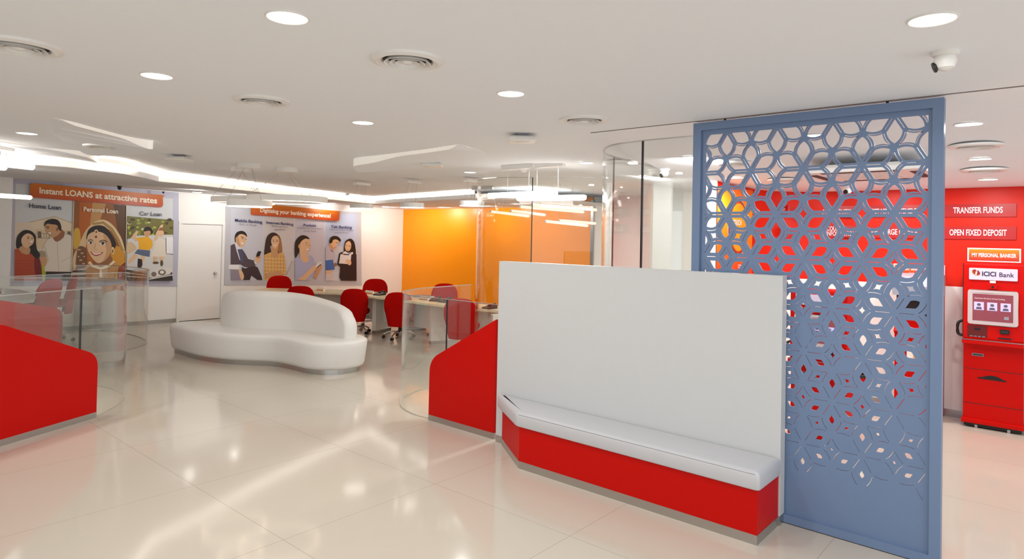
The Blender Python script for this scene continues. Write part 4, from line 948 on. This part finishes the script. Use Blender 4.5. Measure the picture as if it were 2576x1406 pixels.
P.poly([(598, 905), (612, 850), (630, 820), (672, 815), (684, 830), (676, 860), (660, 890), (632, 916)], SK2, 2); P.poly([(626, 800), (646, 760), (686, 766), (670, 808), (655, 850), (620, 832)], HAIR); P.line([(618, 840), (672, 828)], 9, SK); P.line([(616, 858), (668, 846)], 8, SK); P.poly([(590, 890), (602, 884), (632, 920), (612, 934)], col(226, 226, 234))
# woman with laptop
P.poly([(722, 808), (730, 700), (752, 590), (800, 535), (860, 530), (915, 575), (940, 660), (945, 760), (900, 800), (860, 700), (800, 700), (808, 780), (760, 800)], col(52, 30, 24), 3); P.poly([(880, 560), (925, 610), (945, 700), (940, 760), (908, 790), (895, 700)], col(170, 116, 62), 2)
P.poly([(722, 810), (800, 775), (880, 800), (960, 770), (985, 860), (998, 1000), (1000, 1060), (950, 1125), (720, 1126)], col(222, 178, 106), 0)
for k in range(7): P.line([(728+40*k, 815), (738+38*k, 1110)], 6, col(192, 134, 62))
for k in range(6): P.line([(724, 850+46*k), (990, 862+44*k)], 6, col(240, 212, 160))
P.poly([(822, 680), (892, 690), (892, 770), (900, 810), (850, 850), (810, 800)], SK, 2); P.poly([(808, 640), (822, 590), (862, 566), (902, 600), (906, 660), (884, 706), (854, 728), (826, 700)], SK2, 3)
P.line([(826, 622), (846, 618)], 5, HAIR); P.line([(872, 620), (894, 626)], 5, HAIR); P.ell(838, 636, 8, 5, HAIR); P.ell(882, 636, 8, 5, HAIR); P.line([(858, 640), (854, 664), (864, 668)], 4, SK); P.poly([(836, 680), (880, 680), (858, 698)], col(250, 240, 236))
P.poly([(1096, 885), (1075, 882), (1030, 1000), (990, 1085), (1100, 1080)], col(200, 200, 202)); P.poly([(740, 1040), (900, 1010), (985, 1050), (960, 1080), (800, 1100), (735, 1100)], SK, 0); P.poly([(830, 1082), (980, 1066), (1040, 1078), (900, 1096)], col(234, 232, 230))
# woman in lilac
P.poly([(1107, 836), (1105, 680), (1130, 610), (1190, 562), (1256, 572), (1290, 606), (1240, 620), (1190, 640), (1170, 700), (1160, 770), (1130, 830)], HAIR, 3)
P.poly([(1107, 850), (1170, 838), (1240, 900), (1310, 820), (1345, 850), (1352, 930), (1340, 1010), (1360, 1060), (1290, 1126), (1106, 1126)], col(178, 184, 218), 0)
P.poly([(1170, 700), (1250, 760), (1262, 815), (1290, 870), (1240, 905), (1180, 850)], SK2, 2); P.poly([(1165, 700), (1186, 640), (1240, 604), (1290, 620), (1304, 670), (1300, 712), (1284, 760), (1240, 788), (1196, 760)], SK2, 3)
P.line([(1240, 652), (1268, 660)], 5, HAIR); P.line([(1242, 680), (1264, 686)], 5, HAIR); P.line([(1284, 688), (1300, 690)], 5, HAIR); P.poly([(1236, 732), (1290, 736), (1262, 756)], col(252, 246, 244)); P.line([(1236, 734), (1262, 758), (1288, 738)], 4, col(190, 80, 80)); P.ell(1160, 700, 12, 26, SK)
P.poly([(1130, 1126), (1210, 1070), (1330, 950), (1372, 930), (1400, 960), (1340, 1020), (1240, 1126)], SK2, 0); P.poly([(1340, 1100), (1380, 990), (1440, 925), (1448, 960), (1420, 1020), (1372, 1120)], SK, 0); P.poly([(1362, 958), (1386, 900), (1452, 888), (1440, 930), (1380, 985)], col(224, 224, 228)); P.line([(1380, 975), (1436, 926)], 10, HAIR)
# pair with folders
P.poly([(1494, 700), (1530, 682), (1600, 740), (1616, 830), (1600, 960), (1494, 1000)], col(196, 192, 206), 0); P.poly([(1494, 1000), (1590, 1040), (1584, 1130), (1493, 1132)], col(214, 206, 206))
P.poly([(1540, 660), (1575, 640), (1600, 720), (1580, 750), (1545, 710)], SK, 2); P.poly([(1552, 650), (1560, 610), (1600, 596), (1656, 620), (1652, 660), (1630, 700), (1604, 728), (1578, 700)], SK2, 3); P.poly([(1542, 655), (1550, 600), (1590, 570), (1650, 578), (1686, 620), (1676, 640), (1630, 614), (1590, 620), (1570, 660)], HAIR, 2)
P.line([(1622, 650), (1646, 660)], 5, HAIR); P.line([(1604, 708), (1622, 712)], 5, col(170, 80, 70)); P.line([(1555, 745), (1590, 770)], 8, col(90, 70, 120))
P.poly([(1492, 878), (1584, 868), (1608, 992), (1494, 1004)], col(64, 108, 182)); P.poly([(1494, 1000), (1560, 1010), (1580, 1030), (1494, 1056)], SK2, 0)
P.poly([(1640, 930), (1665, 790), (1700, 768), (1760, 800), (1832, 780), (1882, 800), (1884, 1136), (1690, 1134), (1668, 1090), (1680, 960)], col(34, 26, 34), 0)
P.poly([(1730, 770), (1735, 660), (1760, 620), (1810, 604), (1850, 640), (1870, 720), (1872, 800), (1830, 770)], HAIR, 3); P.poly([(1738, 690), (1756, 650), (1792, 636), (1814, 670), (1812, 720), (1790, 756), (1758, 758), (1740, 730)], SK2, 3)
P.line([(1748, 684), (1766, 688)], 4, HAIR); P.line([(1782, 690), (1806, 694)], 4, HAIR); P.ell(1758, 700, 6, 3, HAIR); P.ell(1794, 704, 7, 3, HAIR); P.line([(1762, 740), (1782, 742)], 5, col(180, 80, 80)); P.poly([(1700, 790), (1740, 760), (1790, 800), (1836, 770), (1836, 800), (1770, 815)], col(240, 238, 242))
P.poly([(1680, 800), (1816, 806), (1804, 926), (1660, 916)], col(232, 230, 232)); P.line([(1716, 800), (1786, 806)], 14, col(50, 40, 60)); P.poly([(1738, 890), (1770, 862), (1808, 880), (1816, 920), (1790, 940), (1760, 912)], SK2, 2); P.ell(1616, 932, 18, 22, SKD)
P.done('photo_print', t)
LB = col(44, 58, 108); LG = col(120, 122, 138)
cap('Mobile Banking', 516, 384, 50, 0.075, LB, 0.025, 1.12); cap('Bank on the go', 510, 426, 34, 0.055, LG, 0.0, 1.05)
cap('Internet Banking', 910, 412, 46, 0.075, LB, 0.025, 1.12); cap('Bank anytime,', 910, 450, 34, 0.06, LG, 0.0, 1.05); cap('anywhere', 912, 487, 34, 0.03, LG, 0.0, 1.05)
cap('Pockets', 1290, 437, 46, 0.03, LB, 0.025, 1.12); cap('E-wallet for customers', 1292, 474, 33, 0.04, LG, 0.0, 1.05); cap('of any bank', 1290, 508, 33, 0.03, LG, 0.0, 1.05)
cap('Tab Banking', 1690, 458, 48, 0.04, LB, 0.025, 1.12); cap('Open account at your', 1690, 494, 34, 0.04, LG, 0.0, 1.02); cap('convenience', 1688, 527, 34, 0.03, LG, 0.0, 1.05)
cap('Terms and conditions of the bank apply', 420, 1142, 15, 0.0, LG, 0.0)
g2 = gradient('digital_banner_red', [(0, (190, 50, 34)), (0.5, (204, 96, 20)), (1.0, (214, 132, 6))], mp(1100, 345)[1]-c[1]-0.10, mp(1100, 200)[1]-c[1]+0.08)
backing(mp, [(545, 160), (560, 150), (1672, 258), (1662, 272), (1660, 350), (1650, 376), (1630, 380), (560, 304), (546, 294)], 'banner', g2, t, 13.338, 13.352)
P = Print(mp, 13.3365); P.text('Digitising your banking experience!', 1105, 282, 70, 0.082, col(252, 240, 222), 0.03, 0.90); P.done('banner_lettering', t)

# ------------------------------------------------------------------ lettered panels on the red wall
def wall_sign(label, y0, y1, z0, z1, lines, size, x=XR-0.002, rz=0.0, sx=0.72, bold=0.02, width=None):
    """panel facing -x between y0 < y1; lettering reads towards -y"""
    yc, zc_ = (y0+y1)/2, (z0+z1)/2; t = thing('wall_sign', label, 'sign', (x, yc, zc_), rz)
    obj('panel', boxes((-0.004, 0.012, y0-yc, y1-yc, z0-zc_, z1-zc_)), M_redpanel, t)
    for k, s in enumerate(lines):
        zz = (len(lines)-1-2*k)*size*0.40
        sign_text('lettering', s, size, -0.007, 0, zz, M_ink, t, bold, sx, width=width)
    return t
wall_sign('dark red panel lettered TRANSFER FUNDS, upper right of the lobby wall', 0.436, 1.078, 2.113, 2.247, ['TRANSFER FUNDS'], 0.088, width=0.422)
wall_sign('dark red panel lettered OPEN FIXED DEPOSIT, just above the kiosk sign', 0.436, 1.078, 1.880, 2.012, ['OPEN FIXED DEPOSIT'], 0.088, width=0.487)
wall_sign('dark red panel lettered RECHARGE MOBILE, seen through the lattice', 1.24, 1.80, 1.880, 2.012, ['RECHARGE MOBILE'], 0.088, width=0.45)
wall_sign('dark red panel above the RECHARGE MOBILE panel, seen through the lattice', 1.24, 1.80, 2.113, 2.247, ['GET MINI STATEMENT'], 0.075, sx=0.62)
wall_sign('dark red panel lettered ACCOUNT RELATED INFORMATION, seen through the lattice', 1.90, 2.42, 1.880, 2.020, ['ACCOUNT', 'RELATED INFORMATION'], 0.072, sx=0.66, x=XR-0.03)
wall_sign('dark red panel above the ACCOUNT RELATED INFORMATION panel', 1.90, 2.42, 2.113, 2.247, ['BALANCE ENQUIRY'], 0.075, sx=0.62, x=XR-0.03)
wall_sign('dark red panel lettered PAY BILLS on the curved part of the red wall', 2.50, 2.82, 1.880, 2.012, ['PAY BILLS'], 0.088, x=8.055, rz=-0.82, sx=0.6)
wall_sign('dark red panel above the PAY BILLS panel on the curved red wall', 2.50, 2.82, 2.113, 2.247, ['DEPOSIT'], 0.080, x=8.055, rz=-0.82, sx=0.6)
# round emblem graphic on the left end of the feature wall
gx, gy = 7.29, 2.955; t = thing('wall_graphic', 'orange wall graphic with a round glossy emblem, seen through the left of the lattice', 'wall graphic', (gx, gy-0.03, 1.9), -0.19)
go = gradient('graphic_orange', [(0, (216, 44, 18)), (0.35, (244, 120, 10)), (0.75, (250, 150, 20)), (1.0, (220, 70, 24))], -0.5, 0.55)
obj('print_panel', boxes((-0.34, 0.34, -0.004, 0.012, -0.525, 0.515)), go, t)
bm = bmesh.new(); 
def ring_flat(name, rx, rz_, m, y): 
    bm = bmesh.new(); prism(bm, [(0.04+rx*math.cos(2*PI*k/40), 0.07+rz_*math.sin(2*PI*k/40)) for k in range(40)], y, y+0.003, 'y'); obj(name, bm, m, t)
ring_flat('emblem_rim', 0.205, 0.33, col(150, 150, 160), -0.008); ring_flat('emblem_rim', 0.19, 0.31, col(60, 46, 50), -0.011); ring_flat('emblem_rim', 0.18, 0.30, col(190, 60, 30), -0.014); ring_flat('emblem_disc', 0.165, 0.275, col(246, 150, 20), -0.017)
for s, xx, zz, sz in (('TOUCH', 0.0, 0.12, 0.085), ('SIMPLE', -0.2, -0.38, 0.06), ('CONVENIENT', 0.14, -0.38, 0.06)):
    bm = bmesh.new(); add_text(bm, s, sz, lambda a, b: (xx+a, -0.020, zz+b), 0.02, 0.6); obj('lettering', bm, M_ink, t)

# ------------------------------------------------------------------ self-service kiosks
def make_kiosk(label, x, yc, sign, title):
    W = 0.24; t = thing('kiosk', label, 'kiosk', (x, yc, 0))
    B = lambda y0, y1, z0, z1, xa, xb: boxes((xa, xb, y0, y1, z0, z1))
    bm = bmesh.new(); prism(bm, [(0.02, 0.06), (0.02, 0.80), (-0.01, 0.895), (0.0, 1.62), (0.02, 1.64), (0.29, 1.64), (0.29, 0.06)], -W, W, 'y'); 
    obj('body', bm, M_red, t)
    obj('side_trim', B(W, W+0.008, 0.9, 1.635, 0.01, 0.06), M_black, t)
    obj('base_flange', bevelled(boxes((-0.02, 0.30, -W-0.012, W+0.012, 0.045, 0.085)), 0.006), M_red, t)
    obj('floor_plinth', boxes((0.01, 0.28, -W+0.01, W-0.01, 0.012, 0.045)), M_black, t)
    for yy in (-0.13, 0.13): obj('foot', boxes((0.005, 0.04, yy-0.012, yy+0.012, 0.0, 0.03)), M_kick, t)
    sh_ = obj('shelf', bevelled(boxes((-0.075, 0.03, -W-0.003, W+0.003, 0.838, 0.878)), 0.006), M_red, t)
    obj('shelf_trim', boxes((-0.077, -0.02, -W-0.004, W+0.004, 0.8775, 0.883)), M_kick, t)
    y = lambda v: v-0.594
    bm = bmesh.new(); prism(bm, rounded_loop([(y(0.403), 1.474), (y(0.403), 1.590), (y(0.789), 1.590), (y(0.789), 1.474)], 0.008, 3), -0.012, 0.0, 'x'); lg = obj('logo_plate', bm, col(222, 205, 226), t)
    if title:
        sign_text('lettering', 'ICICI', 0.062, -0.0135, y(0.627), 1.533, INK, lg, 0.03, width=0.112); sign_text('lettering', 'Bank', 0.062, -0.0135, y(0.491), 1.530, INK, lg, 0.008, width=0.115)
        def el(name, cy_, cz_, ry, rz_, m, xx, a0=0.5):
            bm = bmesh.new(); prism(bm, [(cy_+ry*math.cos(q)*math.cos(a0)-rz_*math.sin(q)*math.sin(a0), cz_+ry*math.cos(q)*math.sin(a0)+rz_*math.sin(q)*math.cos(a0)) for q in [2*PI*k/28 for k in range(28)]], xx, xx+0.001, 'x'); obj(name, bm, m, lg)
        el('emblem', y(0.733), 1.545, 0.038, 0.026, col(235, 140, 30), -0.0135, 0.6); el('emblem', y(0.729), 1.548, 0.034, 0.023, col(150, 40, 44), -0.0145, 0.6)
        el('emblem_figure', y(0.726), 1.568, 0.006, 0.006, col(240, 232, 240), -0.0155); 
        bm = bmesh.new(); prism(bm, [(y(0.734), 1.555), (y(0.720), 1.557), (y(0.728), 1.520), (y(0.738), 1.520)], -0.0155, -0.0145, 'x'); obj('emblem_figure', bm, col(240, 232, 240), lg)
    obj('sticker', boxes((-0.012, 0, y(0.573), y(0.620), 1.446, 1.470)), col(238, 220, 220), t)
    cb = obj('camera_housing', boxes((-0.022, 0, y(0.560), y(0.636), 1.388, 1.432)), M_red, t)
    bm = bmesh.new(); prism(bm, [(y(0.597)+0.011*math.cos(2*PI*k/20), 1.410+0.011*math.sin(2*PI*k/20)) for k in range(20)], -0.026, -0.02, 'x'); obj('camera_lens', bm, M_black, cb)
    bm = bmesh.new(); o_ = rounded_loop([(y(0.395), 1.03), (y(0.395), 1.375), (y(0.798), 1.375), (y(0.798), 1.03)], 0.03, 5); prism(bm, o_, -0.022, 0.0, 'x'); bz = obj('screen_bezel', bevelled(bm, 0.003, 1), col(205, 190, 190, 0.25), t)
    obj('display', boxes((-0.0235, -0.02, y(0.435), y(0.757), 1.070, 1.335)), mat('kiosk_display', (132, 64, 72), 0.12, emit=0.25, coat=0.6), bz)
    for k in range(3):
        y1 = 0.745-0.106*k; tl = obj('display_tile', boxes((-0.0245, -0.0234, y(y1-0.08), y(y1), 1.175, 1.255)), mat('tile_lilac', (190, 176, 222), 0.3, emit=0.35), bz)
        bm = bmesh.new(); prism(bm, [(y(y1-0.04)+0.016*math.cos(2*PI*q/16), 1.228+0.014*math.sin(2*PI*q/16)) for q in range(16)], -0.0252, -0.0245, 'x'); prism(bm, [(y(y1-0.065), 1.182), (y(y1-0.015), 1.182), (y(y1-0.022), 1.205), (y(y1-0.058), 1.205)], -0.0252, -0.0245, 'x'); obj('display_icon', bm, col(96, 92, 110), tl)
    obj('display_button', boxes((-0.0245, -0.0234, y(0.468), y(0.505), 1.095, 1.125)), col(150, 150, 160), bz)
    sign_text('display_lettering', 'Experience the future of smart banking', 0.021, -0.0246, y(0.62), 1.292, M_ink, bz, 0.0, width=0.24)
    rc_ = obj('card_recess', boxes((-0.0125, -0.009, y(0.638), y(0.800), 0.905, 1.018)), col(96, 14, 10), t); obj('card_slot', boxes((-0.017, -0.012, y(0.694), y(0.742), 0.975, 0.992)), M_black, rc_)
    for k in range(4): obj('key', boxes((-0.022, -0.012, y(0.655+0.033*k), y(0.678+0.033*k), 0.906, 0.916)), M_kick, rc_)
    rd = obj('card_reader', boxes((-0.03, -0.005, y(0.464), y(0.538), 0.958, 0.998)), M_black, t); obj('reader_mouth', boxes((-0.034, -0.03, y(0.474), y(0.528), 0.972, 0.982)), col(60, 56, 56), rd)
    obj('receipt_slot', boxes((-0.014, -0.008, y(0.448), y(0.552), 0.905, 0.917)), M_black, t)
    pr = obj('printer_slot', boxes((0.012, 0.021, y(0.668), y(0.762), 0.712, 0.738)), M_kick, t); obj('slot_mouth', boxes((0.010, 0.013, y(0.674), y(0.756), 0.719, 0.731)), M_black, pr)
    for z in (0.578, 0.235): obj('seam', boxes((0.0185, 0.021, -W+0.001, W-0.001, z, z+0.005)), M_dark, t)
    bm = bmesh.new(); prism(bm, [(y(0.485), 0.487), (y(0.485), 0.500), (y(0.51), 0.502)] + [(y(0.595)+0.075*math.cos(q), 0.502+0.03*math.sin(q)) for q in [PI*k/10+PI for k in range(11)]][::-1][:0] + [(y(0.53), 0.515), (y(0.56), 0.528), (y(0.60), 0.532), (y(0.64), 0.526), (y(0.675), 0.508), (y(0.715), 0.503), (y(0.715), 0.490)], 0.0165, 0.021, 'x'); obj('drawer_grip', bm, M_black, t)
    bm = bmesh.new(); tube(bm, spline([(0.05, W, 1.055), (0.05, W+0.045, 1.03), (0.05, W+0.055, 0.97), (0.05, W+0.045, 0.915), (0.05, W, 0.90)], 4), 0.014, 10); obj('side_handle', bm, M_black, t, True)
    if sign:
        s = thing('kiosk_sign', sign[0], 'sign', (x+0.02, yc, 1.722)); obj('frame', boxes((-0.004, 0.02, -0.213, 0.213, -0.068, 0.068)), M_white, s)
        gs = gradient(sign[2], [(0, (176, 34, 24)), (0.5, (222, 84, 16)), (1.0, (240, 136, 10))], -0.06, 0.06)
        obj('sign_face', boxes((-0.007, -0.003, -0.200, 0.200, -0.056, 0.056)), gs, s); sign_text('lettering', sign[1], 0.052, -0.009, 0, -0.004, M_ink, s, 0.03, 0.92, width=0.355)
    return t
make_kiosk('red self-service kiosk with touch screen at the right edge', 7.955, 0.596, ('small framed sign lettered MY PERSONAL BANKER above the right kiosk', 'MY PERSONAL BANKER', 'sign_gradient'), True)
xx = (6.303, 2.0)
kb = make_kiosk('red self-service kiosk seen through the lower left of the lattice', xx[0], xx[1]-0.25, None, False); kb.scale = (1, 1, 0.84)
s = thing('kiosk_sign', 'small framed orange sign behind the lattice above the left kiosk', 'sign', (XR-0.01, 2.497-0.2, 1.44)); obj('frame', boxes((-0.004, 0.02, -0.2, 0.2, -0.068, 0.068)), M_white, s); obj('sign_face', boxes((-0.007, -0.003, -0.19, 0.19, -0.056, 0.056)), MATS['sign_gradient'], s)
# cash machine
ax = 7.9; ay = (1.035, 1.433, 0.221, 1.46)
W2 = (ay[1]-ay[0])/2; t = thing('cash_machine', 'red cash machine with grey hood seen through the right of the lattice', 'cash machine', (ax, (ay[0]+ay[1])/2, 0))
bm = bmesh.new(); prism(bm, [(0.02, 0.0), (0.0, 0.86), (-0.06, 0.90), (0.06, 1.0), (0.10, 1.40), (0.38, 1.40), (0.38, 0.0)], -W2, W2, 'y'); obj('body', bm, M_red, t)
bm = bmesh.new(); prism(bm, [(-0.08, 1.28), (-0.09, 1.38), (-0.02, 1.47), (0.33, 1.50), (0.33, 1.28)], -W2-0.01, W2+0.01, 'y'); obj('hood', bm, col(168, 172, 186), t)
obj('display', boxes((0.055, 0.075, -0.13, 0.13, 1.10, 1.25)), mat('cash_display', (150, 70, 30), 0.2, emit=0.3), t); obj('fascia', boxes((0.05, 0.10, -W2+0.01, W2-0.01, 1.02, 1.28)), M_black, t)
kp = obj('keypad', boxes((-0.06, 0.04, -0.07, 0.06, 0.905, 0.93)), M_kick, t)
obj('leaflet_pocket', boxes((-0.03, -0.005, -0.08, 0.08, 0.62, 0.78)), col(240, 232, 222), t); obj('leaflet', boxes((-0.034, -0.03, -0.07, 0.02, 0.63, 0.76)), col(240, 160, 40), t)
s = thing('kiosk_sign', 'framed sign lettered AND W behind the lattice, above the cash machine', 'sign', (XR-0.01, 1.517-0.24, 1.528)); obj('frame', boxes((-0.004, 0.02, -0.24, 0.24, -0.068, 0.068)), M_white, s); obj('sign_face', boxes((-0.007, -0.003, -0.23, 0.23, -0.056, 0.056)), MATS['sign_gradient'], s); sign_text('lettering', 'DEPOSIT AND WITHDRAW', 0.042, -0.009, 0, 0.012, M_ink, s, 0.03, 0.85); sign_text('lettering', 'Cash made simple', 0.026, -0.009, 0, -0.03, M_ink, s, 0.01, 0.95)
bp = (7.572, 1.721)
t = thing('waste_bin', 'small red waste bin with black rim on the lobby floor, glimpsed through the lattice', 'bin', (bp[0], bp[1], 0))
bm = bmesh.new(); lathe(bm, [(0, 0.0), (0.085, 0.0), (0.098, 0.42), (0.09, 0.42), (0.08, 0.02), (0, 0.02)], 28); obj('drum', bm, M_red, t, True)
bm = bmesh.new(); lathe(bm, [(0.086, 0.415), (0.104, 0.415), (0.104, 0.445), (0.086, 0.445), (0.086, 0.415)], 28); obj('rim', bm, M_black, t, True)
